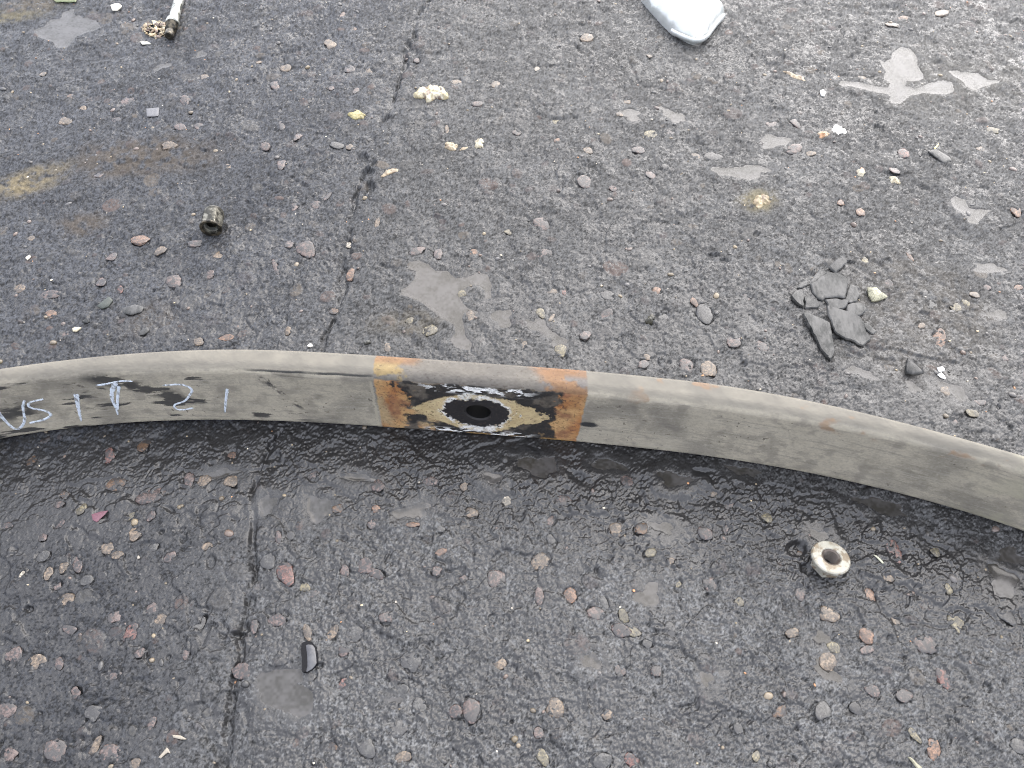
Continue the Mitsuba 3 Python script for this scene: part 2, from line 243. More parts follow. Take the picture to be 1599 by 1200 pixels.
def base_height(x, y):
    """The worn surface in metres without its puddles, and two masks for its colour."""
    P = np.c_[x, y]
    wx, wy = x + 0.004 * (N(x, y, .011, 31) - .5), y + 0.004 * (N(x, y, .011, 32) - .5)
    jd = np.full(len(x), 9.0)
    for a, b in zip(JOINT[:-1], JOINT[1:]):
        jd = np.minimum(jd, seg_dist(np.c_[x + 0.034 * (FB(x, y, .034, 3, 41) - .5) + .046 * (N(x, y, .085, 42) - .5), y], a, b))
    jx = np.interp(y, JOINT[::-1, 1], JOINT[::-1, 0])
    right = sstep(-.012, .02, x - jx)
    near = sstep(0.33, 0.26, y)
    rough = 0.85 + 0.35 * right * near + 0.5 * sstep(.5, .75, FB(x, y, .09, 2, 51)) - 0.35 * near * (1 - right)
    h = 3.0 * (FB(x, y, .30, 2, 1) - .5) + 3.0 * (FB(x, y, .07, 2, 2) - .5)
    h += rough * (1.4 * (N(wx, wy, .021, 3) - .5) + 0.60 * (N(wx, wy, .0105, 4) - .5) + 0.48 * (N(wx, wy, .0055, 5) - .5) + 0.52 * (N(wx, wy, .0027, 6) - .5) + 0.80 * (N(x, y, .0014, 7) - .5) + 0.85 * (N(x, y, .0008, 8) - .5))
    lump = np.abs(N(wx, wy, .013, 9) - .5) * 2                                            # worn crust: flat tops with sharp little ledges
    h += 0.35 * rough * sstep(.0, .3, lump) + (0.7 + .6 * near) * sstep(.488, .512, FB(wx, wy, .034, 4, 10)) + 0.38 * rough * sstep(.475, .525, FB(wx, wy, .013, 3, 17))
    crack = sstep(.035, 0, np.abs(FB(wx, wy, .055, 3, 11) - .5)) * sstep(.5, .62, N(x, y, .06, 12))
    h -= 1.1 * crack
    pits = sstep(.80, .93, N(wx, wy, .006, 13)) * sstep(.45, .65, FB(x, y, .05, 2, 14))
    h -= 1.6 * pits
    jw = jd + .006 * (FB(x, y, .006, 3, 18) - .5)
    gash = sstep(.0042, .0008, jw) * sstep(.36, .50, FB(x, y, .022, 2, 15) + .10 * near)
    h -= 3.4 * gash + 2.2 * sstep(.016, .0, jd) * (FB(x, y, .007, 3, 16) - .25)
    for (cx, cy, A, B, dep) in PITS:
        r = np.sqrt(((x - cx) / A) ** 2 + ((y - cy) / B) ** 2) + .9 * (FB(x, y, .005, 2, 19) - .5)
        h -= dep * sstep(1.15, .55, r)
    h += 0.8 * (right - .5)
    h = h / 1000
    tint = np.zeros(len(x)); film = np.ones(len(x)); inside = np.zeros(len(x))
    d, idx = TREE.query(P, k=5, distance_upper_bound=0.03)
    for k in range(5):
        ok = np.isfinite(d[:, k]); i = np.where(ok, idx[:, k], 0)
        dx, dy = wx - SX[i], wy - SY[i]
        c, s = np.cos(ST[i]), np.sin(ST[i])
        u, v = dx * c + dy * s, -dx * s + dy * c
        r = np.sqrt((u / SA[i]) ** 2 + (v / SB[i]) ** 2); r[~ok] = 9
        dome = np.clip(1 - r ** 2, 0, 1) ** .35
        h += np.where(REAL[i], (r < 1.15) * (-.0004 + .0020 * (N(x, y, .0042, 33 + k) - .5) + .0012 * (N(x, y, .0018, 37) - .5)) * sstep(1.15, .95, r), SH[i] * dome)
        side = 0.35 + 0.65 * np.clip(np.cos(np.arctan2(dy, dx) - SDIR[i]), 0, 1)
        h -= 0.0008 * SGROOVE[i] ** 2 * side * np.exp(-((r - 1.1) / .13) ** 2)
        m = (r < .93) & ~REAL[i]
        inside[m] = sstep(.93, .8, r[m]); tint[m] = STINT[i[m]]; film[m] = SFILM[i[m]]
    return h, tint, film, inside, jd, right


BH0 = lambda x, y: base_height(np.atleast_1d(np.asarray(x, float)), np.atleast_1d(np.asarray(y, float)))[0]
LEVELS = []
for poly, rag, dep in PUDDLES:
    t = np.linspace(0, 1, 6, endpoint=False)
    q = np.concatenate([a + (b - a) * k for a, b in zip(poly, np.roll(poly, -1, axis=0)) for k in t]).reshape(-1, 2)
    LEVELS.append(float(np.quantile(BH0(q[:, 0], q[:, 1]), .55)))


def ground_height(x, y):
    x, y = np.asarray(x, float), np.asarray(y, float)
    h, tint, film, inside, jd, right = base_height(x, y)
    silt = np.zeros(len(x))
    for (poly, rag, dep), lv in zip(PUDDLES, LEVELS):
        lo, hi = poly.min(0) - .02, poly.max(0) + .02
        m = np.nonzero((x > lo[0]) & (x < hi[0]) & (y > lo[1]) & (y < hi[1]))[0]
        if not len(m):
            continue
        X, Y = x[m], y[m]
        s = poly_sdf(np.c_[X, Y], poly) + rag / 1000 * 2.2 * (FB(X, Y, .007, 3, 21) - .5)
        bowl = lv + .0003 - np.clip(-s * .6, 0, dep / 1000) + 0.16 * np.clip(h[m] - lv, -.004, .004)
        shore = np.maximum(h[m], lv + .0002 + .15 * np.abs(s))
        w = sstep(.0, .014, s)
        new = np.where(s < 0, bowl, shore * (1 - w) + h[m] * w)
        k = sstep(-.0006, .0010, s)
        h[m] = bowl * (1 - k) + new * k
        silt[m] = np.maximum(silt[m], 1 - k)
    return h, tint, film, inside, jd, right, silt


gz = lambda x, y: float(ground_height(np.array([x]), np.array([y]))[0][0])


def gz_max(pts):
    pts = np.asarray(pts)
    return float(np.quantile(ground_height(pts[:, 0], pts[:, 1])[0], .85))


# ------------------------------------------------------------------ ground: one sheet, finest where the photograph looks
a = np.linspace(math.atan(.055 / .55), math.atan(1.08 / .55), 960)
ys = np.r_[-12, -3, -1, -.4, -.15, -.05, .01, .035, .55 * np.tan(a), 1.13, 1.22, 1.4, 1.8, 2.6, 5, 14]
ts = np.linspace(-1, 1, 1300)
ts = np.r_[-26, -9, -4, -2.2, -1.5, -1.2, -1.06, ts, 1.06, 1.2, 1.5, 2.2, 4, 9, 26]
half = 0.315 + 0.355 * np.clip(ys, 0, 1.3)
GX = (ts[None, :] * half[:, None]); GY = np.repeat(ys[:, None], len(ts), 1)
gx, gy = GX.ravel(), GY.ravel()
h, tint, film, inside, jd, right, silt = ground_height(gx, gy)
h = h + .00022 * (np.random.default_rng(6).random(len(h)) - .5) * (np.abs(gx) < 2) * (1 - silt)
ni, nj = GX.shape
ii, jj = np.meshgrid(np.arange(ni - 1), np.arange(nj - 1), indexing='ij')
q = (ii * nj + jj).ravel()
faces = np.vstack([np.c_[q, q + 1, q + nj + 1], np.c_[q, q + nj + 1, q + nj]])
# colour: oily grey binder, stones showing through its film, sand and rust stains, silt in the puddles
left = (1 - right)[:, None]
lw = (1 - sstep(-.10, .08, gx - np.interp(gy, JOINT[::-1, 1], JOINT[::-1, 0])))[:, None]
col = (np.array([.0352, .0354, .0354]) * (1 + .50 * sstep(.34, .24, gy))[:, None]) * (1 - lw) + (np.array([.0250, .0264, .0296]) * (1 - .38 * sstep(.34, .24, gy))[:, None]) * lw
fine = .38 * N(gx, gy, .0011, 67) + .34 * N(gx, gy, .0024, 68) + .28 * np.random.default_rng(5).random(len(gx))                          # grains of sand and soot in the binder
col = col * (0.62 + 0.76 * FB(gx, gy, .045, 3, 61))[:, None] * (0.12 + 1.85 * sstep(.22, .82, fine))[:, None]
pal = np.array([(.095, .068, .060), (.12, .092, .062), (.065, .062, .058), (.08, .06, .058), (.075, .072, .066), (.11, .066, .05)])
sc = np.array([.62, .62, .62]) * (.6 * pal + .4 * pal.mean(1, keepdims=True))[(tint * len(pal)).astype(int).clip(0, len(pal) - 1)] * (0.7 + .6 * FB(gx, gy, .0025, 2, 63))[:, None]
col0 = col.copy()
show = (inside * np.clip(.7 - film, 0, 1) * sstep(.36, .56, FB(gx, gy, .006, 3, 64) + .16 * (1 - film)))[:, None]
col = col * (1 - show) + sc * show
spk = N(gx, gy, .0013, 65)
lt = (sstep(.90, .97, spk) * .7)[:, None]
col = col * (1 - lt) + np.array([.13, .12, .105]) * lt * (0.4 + N(gx, gy, .004, 66))[:, None] + col * lt * .3


def stain(px, py, rx, ry, turn, color, amount, seed, wave=.02):
    global col
    c = at(px, py)[:2]; A, B = size(px, py, rx, ry)
    dx, dy = gx - c[0], gy - c[1]
    u, v = dx * math.cos(turn) + dy * math.sin(turn), -dx * math.sin(turn) + dy * math.cos(turn)
    r = np.sqrt((u / A) ** 2 + (v / B) ** 2)
    m = r < 1.6
    k = np.zeros(len(gx)); k[m] = sstep(1.25, .3, r[m] + 1.1 * (FB(gx[m], gy[m], wave, 4, seed) - .5)) * amount * sstep(.25, .6, FB(gx[m], gy[m], .006, 3, seed + 1))
    col = col * (1 - k[:, None]) + .6 * np.array(color) * (.5 + fine[:, None]) * k[:, None]


stain(40, 285, 75, 22, .45, (.16, .13, .075), .85, 71)
stain(230, 245, 130, 34, .1, (.062, .050, .038), .8, 72)
stain(120, 350, 45, 20, 0, (.07, .056, .042), .7, 73)
stain(20, 25, 60, 10, .1, (.13, .11, .06), .6, 74)
stain(1183, 318, 34, 22, 0, (.16, .135, .075), .7, 75)
stain(60, 8, 60, 12, .1, (.10, .08, .05), .5, 76)
stain(1500, 130, 160, 60, 0, (.075, .070, .060), .5, 77, .05)
stain(240, 500, 60, 30, 0, (.07, .055, .04), .5, 78)
stain(640, 505, 70, 22, 0, (.10, .085, .06), .4, 79)
stain(1450, 500, 160, 110, 0, (.075, .066, .054), .5, 80, .05)
sl = (silt * .75)[:, None]
col = col * (1 - sl) + np.array([.050, .046, .045]) * sl
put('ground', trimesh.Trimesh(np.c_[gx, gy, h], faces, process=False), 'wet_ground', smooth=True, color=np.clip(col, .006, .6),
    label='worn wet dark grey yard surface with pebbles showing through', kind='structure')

# ------------------------------------------------------------------ pebbles bedded in it
VAR = []
for s in range(10):
    m = trimesh.creation.icosphere(2)
    v = np.array(m.vertices)
    r = 1 + 0.75 * (meshkit.noise(v * 1.1 + 3 * s, s) - .5) + 0.34 * (meshkit.noise(v * 2.6 + 5 * s, s) - .5)
    v = v * r[:, None]
    v[:, 2] = np.where(v[:, 2] > 0, np.tanh(v[:, 2] * 1.25) * .85, v[:, 2])
    VAR.append(trimesh.Trimesh(v / np.abs(v[:, :2]).max(0).mean(), m.faces, process=False))
for i, (x, y, A, B, ang, kd) in enumerate(PEBBLES):
    c = min(.26 * min(A, B), .0021)
    z = gz(x, y) + .0006 - c * rng.uniform(.32, .6)
    to = T().translate([x, y, z]).rotate([0, 0, 1], math.degrees(ang)).rotate([1, 0, 0], rng.uniform(-9, 9)).scale([A * 1.06, B * 1.06, c])
    if i < 300:
        put('ground__pebble', VAR[i % 10], 'stone_' + kd, smooth=True, to_world=to)


def scatter(key, n, rlo, rhi, palette, sink, seed, region=None):
    r = np.random.default_rng(seed); V, Fc, C = [], [], []
    base = trimesh.creation.icosphere(1); bv, bf = np.array(base.vertices), np.array(base.faces)
    yy = r.uniform(.02, 1.05, n * 3); xx = r.uniform(-.75, .75, n * 3)
    ok = np.abs(xx) < .33 + .36 * yy
    dd = TREE.query(np.c_[xx, yy])[0]
    for x, y in np.c_[xx, yy][ok & (dd > .003)][:n]:
        rad = rlo * (rhi / rlo) ** (r.uniform() ** 2.2)
        v = bv * (1 + .5 * (meshkit.noise(bv * 1.3 + r.uniform(0, 90), 5) - .5))[:, None] * np.array([rad * r.uniform(.8, 1.4), rad * r.uniform(.7, 1), rad * r.uniform(.5, .8)])
        t = r.uniform(0, 6.3); v[:, :2] = v[:, :2] @ np.array([[math.cos(t), math.sin(t)], [-math.sin(t), math.cos(t)]])
        V.append((x, y, rad, v)); C.append(np.tile(np.array(palette[r.integers(len(palette))]) * r.uniform(.6, 1.3), (len(bv), 1)))
    Z = ground_height(np.array([q[0] for q in V]), np.array([q[1] for q in V]))[0]
    vs = np.concatenate([v + [x, y, z + rad * sink] for (x, y, rad, v), z in zip(V, Z)])
    fs = np.concatenate([bf + k * len(bv) for k in range(len(V))])
    put(key, trimesh.Trimesh(vs, fs, process=False), 'grit_mat', smooth=True, color=np.concatenate(C), kind='stuff')


scatter('ground__small_pebbles', 800, .0008, .0030, [(.075, .058, .050), (.10, .08, .055), (.05, .046, .043), (.08, .058, .046), (.045, .043, .042), (.03, .029, .028), (.12, .095, .06)], .0, 101)
scatter('ground__grit', 520, .0005, .0011, [(.40, .36, .28), (.30, .24, .15), (.30, .15, .07), (.20, .18, .15), (.02, .02, .02), (.015, .015, .015)], .3, 102)

# ------------------------------------------------------------------ puddles
silt_water = mikit.proc(lambda p, n, uv: mix((.020, .0185, .016), (.044, .0415, .040), smoothstep(.25, .75, .7 * fbm(p.x * 70, p.y * 70, 2.0, 3) + .3 * noise(p.x * 500, p.y * 500, 1.0))))
scene['water'] = {'type': 'twosided', 'bsdf': {'type': 'principled', 'base_color': silt_water, 'roughness': .12, 'specular': .30}}   # cloudy with silt
WHERE = ['in the middle behind the bar, largest with a tail', 'upper right, star shaped and brightest', 'upper right beside the star shaped one', 'far left corner, ragged', 'right edge, hooked', 'bottom left, brown and shallow']
for n, ((poly, rag, dep), lv) in enumerate(zip(PUDDLES, LEVELS)):
    lo, hi = poly.min(0) - .008, poly.max(0) + .008
    st = .0009
    X, Y = np.meshgrid(np.arange(lo[0], hi[0], st), np.arange(lo[1], hi[1], st), indexing='ij')
    g = ground_height(X.ravel(), Y.ravel())[0]
    s = poly_sdf(np.c_[X.ravel(), Y.ravel()], poly)
    from scipy.ndimage import gaussian_filter
    g = gaussian_filter(g.reshape(X.shape), .8).ravel()
    w = lv + .00030 * np.exp(-np.clip(lv - g, 0, 1) / .00030) * sstep(.006, .0, s)
    W2 = (g < w + .0002) & (s < .0025)
    wz = gaussian_filter(np.where(W2, w, lv).reshape(X.shape), 1.1)
    ok = W2.reshape(X.shape)
    cell = ok[:-1, :-1] | ok[1:, :-1] | ok[:-1, 1:] | ok[1:, 1:]
    i, j = np.nonzero(cell); k = X.shape[1]; b = i * k + j
    f = np.vstack([np.c_[b, b + k, b + k + 1], np.c_[b, b + k + 1, b + 1]])
    if len(f) < 4:
        continue
    m = trimesh.Trimesh(np.c_[X.ravel(), Y.ravel(), wz.ravel()], f, process=False); m.remove_unreferenced_vertices()
    put('puddle', m, 'water', smooth=True, kind='structure', label=('rain puddle ' + WHERE[n]) if n < len(WHERE) else 'small shallow puddle in a dip of the wet ground')

# ------------------------------------------------------------------ leaf spring
KX = [-0.46, -0.42, -0.38, -0.34, -0.3, -0.26, -0.22, -0.18, -0.14, -0.1, -0.06, -0.02, 0.02, 0.06, 0.1, 0.14, 0.18, 0.22, 0.26, 0.3, 0.34, 0.38, 0.42, 0.46]
KY = [0.3094, 0.3226, 0.3326, 0.3396, 0.3441, 0.3464, 0.3468, 0.3457, 0.3435, 0.3405, 0.3371, 0.3336, 0.33, 0.326, 0.3212, 0.3156, 0.3087, 0.3003, 0.2901, 0.2779, 0.2634, 0.2463, 0.2264, 0.2034]
CURVE = CubicSpline(KX, KY, bc_type='natural')
HB, BAR_Z, XH = 0.0735, 0.0006, -0.0249                       # width of the leaf, its lower edge, the middle of its hole


def front(x):
    x = np.asarray(x, float)
    lo, hi = -.46, .46
    xc = np.clip(x, lo, hi)
    return CURVE(xc) + CURVE(xc, 1) * (x - xc) - .9 * (x - xc) ** 2


def face_point(px, py, out=0.0):
    """The point of the spring's front face at this place of the photograph."""
    d = FW + (px - 799.5) / F * RT - (py - 600) / F * UP
    s = .6
    for _ in range(12):
        s = s + (float(front(d[0] * s)) - d[1] * s) / (d[1] + .25 * d[0])
    p = d * s
    return np.array([p[0], p[1] - out, CAM_H + p[2]])


xs = np.linspace(-.60, .56, 250)
R1, R2 = .0080, .0036


def profile(t):
    pts = []
    for cx, cz, r, a0 in ((t - R2, R2, R2, -90), (t - R2, HB - R2, R2, 0), (R1, HB - R1, R1, 90), (R1, R1, R1, 180)):
        for k in range(7):
            an = math.radians(a0 + 15 * k); pts.append((cx + r * math.cos(an), cz + r * math.sin(an)))
    return np.array(pts)


V = []
for x in xs:
    dy = float(front(x + .001) - front(x - .001)) / .002
    n = np.array([-dy, 1]) / math.hypot(dy, 1)
    u = abs(x - XH)
    t = .0195 - .0075 * float(sstep(.14, .36, np.array(u)))
    p = profile(t)
    V.append(np.c_[x + n[0] * p[:, 0], front(x) + n[1] * p[:, 0], BAR_Z + p[:, 1]])
V = np.array(V); ns, npf = V.shape[:2]
fs = []
for i in range(ns - 1):
    for j in range(npf):
        a_, b_ = i * npf + j, i * npf + (j + 1) % npf
        fs += [(a_, a_ + npf, b_ + npf), (a_, b_ + npf, b_)]
for j in range(1, npf - 1):
    fs += [(0, j, j + 1), ((ns - 1) * npf, (ns - 1) * npf + j + 1, (ns - 1) * npf + j)]
bar = trimesh.Trimesh(V.reshape(-1, 3), fs, process=False)
if bar.volume < 0:
    bar.invert()
man = m3.Manifold(m3.Mesh(np.asarray(bar.vertices, np.float32), np.asarray(bar.faces, np.uint32)))
slope = float(front(XH + .005) - front(XH - .005)) / .01
HZ = .0358
drill = m3.Manifold.cylinder(.06, .0090, .0090, 48).translate([0, 0, -.03])
sink_ = m3.Manifold.cylinder(.0016, .0104, .0090, 48).translate([0, 0, -.0002])
drill = (drill + sink_).rotate([-90, 0, math.degrees(math.atan(slope))]).translate([XH, float(front(XH)), HZ])
man = man - drill
bar = trimesh.Trimesh(man.to_mesh().vert_properties[:, :3], man.to_mesh().tri_verts, process=False)

PF = np.polyfit(np.linspace(-.5, .5, 200), front(np.linspace(-.5, .5, 200)), 8)


def bar_xy(p):
    y = mi.Float(0)
    for c in PF:
        y = y * p.x + float(c)
    return (p.x - XH) * 1000, (p.z - BAR_Z) * 1000, (p.y - y) * 1000        # mm along, up, behind the face


def bar_color(p, n, uv):
    u, z, d = bar_xy(p)
    w = z - 35.3
    nf = lambda s, k: fbm(u / s + k, z / s + k * .7, d / s, 4)
    streak = fbm(u / 26 + 3, z / 3.0, d / 3.0, 4)
    g = mix((.178, .162, .127), (.246, .224, .178), 0.35 * streak + .65 * nf(22, 5))
    g = mix(g, (.085, .079, .068), smoothstep(.46, .74, nf(40, 11)) * .6)
    # pale dust flecks
    g = mix(g, (.22, .20, .155), smoothstep(.62, .80, fbm(u / 3.0, z / 2.4, d / 2, 4)) * .45)
    g = g * (.82 + .36 * fbm(u / 1.3, z / 1.1, d, 2))
    # fine scratches along the leaf, grime blotches, scattered nicks
    g = mix(g, (.235, .22, .185), smoothstep(.60, .72, fbm(u / 38 + z * .03, z / 1.4, 2.0, 3)) * .22)
    g = mix(g, (.058, .054, .048), smoothstep(.60, .78, fbm(u / 22 + 40, z / 2.6 + u * .02, 6.0, 3)) * .25)
    g = mix(g, (.09, .082, .070), smoothstep(.48, .76, nf(9, 61)) * .5)
    g = mix(g, (.035, .030, .025), smoothstep(.90, .95, noise(u / 2.6, z / 2.4, d / 3)) * smoothstep(.5, .62, nf(30, 63)) * .7)
    # black smears at the left
    s1 = smoothstep(14, 3, dr.abs(z - 57 - (u + 258) * -.95 * .62) + 9 * (nf(12, 65) - .5)) * smoothstep(-300, -270, u) * smoothstep(-212, -226, u)
    s2 = smoothstep(13, 4, dr.abs(z - 34) + 10 * (nf(10, 67) - .5)) * smoothstep(-322, -335, u) * smoothstep(-400, -380, u)
    s3 = smoothstep(.62, .68, fbm(u / 30 + z / 22, z / 9 - u / 90, d / 20, 4)) * smoothstep(-95, -170, u)
    lm = dr.clip((s1 + s2) * smoothstep(.30, .52, fbm(u / 7, z / 3.0, 3.0, 4)) + s3, 0, 1) * smoothstep(72, 65, z)
    g = mix(g, (.018, .018, .018), lm * .9)
    # black line under the rounded shoulder left of the pad
    ln = smoothstep(1.1, .35, dr.abs(z - 70.3 + 1.6 * (nf(14, 2) - .5))) * smoothstep(-180, -150, u) * smoothstep(-72, -76, u) * smoothstep(7.0, 5.0, d)
    g = mix(g, (.014, .014, .014), ln * smoothstep(.20, .42, nf(17, 8)))
    ds = u + 156 - (63 - z) * .58                                                                # faint dark scratch slanting down
    g = mix(g, (.02, .02, .02), smoothstep(3.4, .8, dr.abs(ds + 5 * (nf(9, 6) - .5))) * smoothstep(.42, .62, nf(5, 3)) * smoothstep(68, 62, z) * smoothstep(20, 30, z))
    # top edge: colour darkened to offset skylight, then small rust spots to the right
    top = smoothstep(69.0, 73.0, z)
    g = mix(g, mix((.062, .058, .051), (.122, .112, .092), nf(13, 49)), top * (.80 + .2 * nf(15, 1)))
    rs = smoothstep(.63, .72, nf(16, 21)) * smoothstep(95, 130, u) * smoothstep(60, 66, z)
    g = mix(g, (.14, .082, .045), rs * .6)
    g = mix(g, (.19, .18, .13), smoothstep(.55, .66, nf(26, 33)) * smoothstep(330, 390, u) * .7)
    g = mix(g, (.20, .19, .15), smoothstep(5.5, 4.0, z + .02 * (360 - u)) * smoothstep(300, 340, u) * .8)
    # ---- bare pad round the hole where a clamp sat
    eL, eR = -75.5 + z * .03 + 2.2 * (nf(9, 4) - .5) + 1.2 * (nf(2, 14) - .5), 73.8 + z * .055 + 2.4 * (nf(9, 7) - .5) + 1.2 * (nf(2, 16) - .5)
    pad = smoothstep(eL - .8, eL + .8, u) * smoothstep(eR + .8, eR - .8, u)
    ridge = smoothstep(1.6, .4, dr.abs(u - eL + 2.5)) * smoothstep(68, 64, z)
    g = mix(g, (.22, .20, .155), ridge * .75)
    rust = mix((.190, .080, .030), (.255, .158, .072), smoothstep(.25, .75, nf(15, 13)))
    rust = mix(rust, (.13, .060, .034), smoothstep(.42, .78, nf(9, 15)) * .8)
    rust = mix(rust, (.21, .165, .095), smoothstep(.40, .72, nf(20, 17)) * .85)
    au = dr.abs(u)
    j = 11.0 * (nf(13, 23) - .5) + 7.0 * (nf(4, 25) - .5) + 4.5 * (nf(1.5, 24) - .5)
    ww = dr.abs(w + 0.5) + j * .5
    q3 = (au + j * 2.0) / 56.0
    blk = smoothstep(1.06, .94, q3) * smoothstep(34.5, 31.5, dr.abs(w) + j * .4)
    c = mix(rust, mix((.016, .015, .014), (.06, .052, .042), smoothstep(.5, .7, nf(11, 27))), blk * smoothstep(.33, .40, nf(18, 29) + .14))
    c = mix(c, (.25, .15, .05), smoothstep(-27, -32, w + j * .3) * smoothstep(.40, .55, nf(14, 31)))
    sp = smoothstep(.50, .60, fbm(u / 6.0, z / 2.6, 4.0, 4)) * smoothstep(48, 26, au) * smoothstep(22, 27, dr.abs(w)) * smoothstep(38, 32, dr.abs(w))
    c = mix(c, (.48, .48, .46), sp)
    q2 = (ww + 2.5 * (nf(2.2, 57) - .5)) / 23.5 + dr.square((u + j) / 49.0)
    c = mix(c, mix((.25, .19, .095), (.30, .245, .15), nf(10, 35)), smoothstep(1.06, .96, q2) * smoothstep(1.0, .93, q3))
    jj_ = 7.0 * (nf(8, 51) - .5) + 5.0 * (nf(2.6, 53) - .5) + 3.5 * (nf(1.0, 52) - .5)
    aw = dr.abs(w + .5)
    q1 = (aw + jj_) / (18.5 * dr.maximum(.5, 1 - .42 * dr.square(u / 27.0))) + dr.square(dr.square((au + jj_) / 26.5))
    ring = smoothstep(1.50, 1.18, q1 + .55 * (nf(4.0, 55) - .5)) * smoothstep(40, 18, au + 3 * jj_)
    c = mix(c, (.40, .40, .38), dr.clip(ring, 0, 1) * smoothstep(.30, .55, .6 * nf(3.5, 37) + .4 * nf(1.0, 38)))
    c = mix(c, (.013, .012, .012), smoothstep(1.08, .94, q1))
    # top edge of the pad: ochre and orange ends, dusty grey between, darkened against skylight
    tc = mix((.150, .110, .052), (.085, .078, .066), smoothstep(.47, .58, nf(10, 39)))
    tcr = mix((.125, .072, .038), (.088, .080, .072), smoothstep(.44, .56, nf(11, 43)))
    tg = mix((.062, .057, .051), (.098, .088, .073), nf(16, 45))
    tt = mix(mix(tc, tg, smoothstep(-52, -46, u + j * .8)), tcr, smoothstep(40, 50, u + j * .8))
    tt = mix(tt, (.125, .068, .035), smoothstep(9, 14, d) * smoothstep(34, 46, au + j) * .8)
    c = mix(c, tt, smoothstep(67.2, 68.8, z + .25 * j))
    edge = smoothstep(2.2, .9, dr.abs(z - 67.3 + .2 * j)) * smoothstep(.42, .55, nf(9, 47)) * smoothstep(64, 50, au)
    c = mix(c, (.016, .015, .014), edge * smoothstep(2.5, .8, d))
    c = c * (.62 + .5 * fbm(u / 1.6, z / 1.4, d / 1.5, 3) + .26 * nf(7, 59))
    pits = smoothstep(.66, .76, fbm(u / 1.5 + 7, z / 1.4, d / 1.5, 2))
    c = mix(c, (.035, .026, .02), pits * .5)
    g = mix(g, c, pad)
    g = mix(g, (.02, .02, .02), smoothstep(6.5, 3.0, dr.sqrt(dr.square((u - 81.4) / 1.4) + dr.square((z - 31) * 1.6)) + 3 * (nf(6, 3) - .5)))
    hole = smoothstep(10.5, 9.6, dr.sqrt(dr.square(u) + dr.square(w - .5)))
    return mix(g, (.008, .008, .008), hole * smoothstep(.6, 1.4, d))  # hole wall coloured near black to stand for its shade


def bar_bump(p, n, uv):
    return fbm(p.x * 320, p.y * 320, p.z * 320, 3) + .35 * noise(p.x * 1100, p.y * 1100, p.z * 1100)


scene['bar_paint'] = {'type': 'twosided', 'bsdf': {'type': 'bumpmap', 'arbitrary': mikit.proc(bar_bump, eps=4e-4), 'scale': .00055,
                      'bsdf': {'type': 'principled', 'base_color': mikit.proc(bar_color), 'roughness': .6, 'specular': .22}}}
put('leaf_spring__leaf', bar, 'bar_paint', smooth=32)
scene['bore_shade'] = {'type': 'twosided', 'bsdf': {'type': 'diffuse', 'reflectance': {'type': 'rgb', 'value': [.006, .006, .006]}}}
shade_sleeve = trimesh.creation.annulus(.0086, .00897, .0155, sections=40)  # added near-black sleeve that puts shade into the hole
put('leaf_spring__shade_sleeve', shade_sleeve, 'bore_shade', smooth=40, to_world=T().translate([XH - .0088 * math.sin(math.atan(slope)), float(front(XH)) + .0088 * math.cos(math.atan(slope)), HZ]).rotate([0, 0, 1], math.degrees(math.atan(slope))).rotate([1, 0, 0], -90))
labels['leaf_spring'] = {'label': 'long curved grey steel spring bar on edge with rusty holed pad and hand written marks', 'category': 'leaf spring'}
principled('chalk', mikit.proc(lambda p, n, uv: mix((.13, .132, .13), (.36, .395, .43), smoothstep(.24, .56, fbm(p.x * 700, p.y * 700, p.z * 260, 3)))), .6, .3)


def stroke(lines, width):
    """A marker stroke on the face: a flat ridge of paint along the path."""
    out = []
    for pts, w0, w1 in lines:
        P = np.array([face_point(x, y) for x, y in pts])
        t = np.r_[0, np.cumsum(np.linalg.norm(np.diff(P, axis=0), axis=1))]
        n_ = max(8, int(t[-1] / .0012)); tt = np.linspace(0, t[-1], n_)
        S = np.c_[CubicSpline(t, P[:, 0])(tt), CubicSpline(t, P[:, 2])(tt)] if len(P) > 2 else np.c_[np.interp(tt, t, P[:, 0]), np.interp(tt, t, P[:, 2])]
        d = np.gradient(S, axis=0); d /= np.linalg.norm(d, axis=1, keepdims=True) + 1e-9
        nrm = np.c_[-d[:, 1], d[:, 0]]
        wd = width * np.linspace(w0, w1, n_) * (0.85 + .3 * rng.random(n_)); wd[0] *= .5; wd[-1] *= .4
        rows = []
        for k, e in ((-1, .0), (-.6, .00028), (0, .0004), (.6, .00028), (1, .0)):
            q_ = S + nrm * (wd * k)[:, None]
            rows.append(np.c_[q_[:, 0], front(q_[:, 0]) - e - .00006, q_[:, 1]])
        rows = np.array(rows); v = rows.reshape(-1, 3); f = []
        for r_ in range(4):
            for i in range(n_ - 1):
                a_, b_ = r_ * n_ + i, (r_ + 1) * n_ + i
                f += [(a_, a_ + 1, b_ + 1), (a_, b_ + 1, b_)]
        out.append(trimesh.Trimesh(v, f, process=False))
    return trimesh.util.concatenate(out)


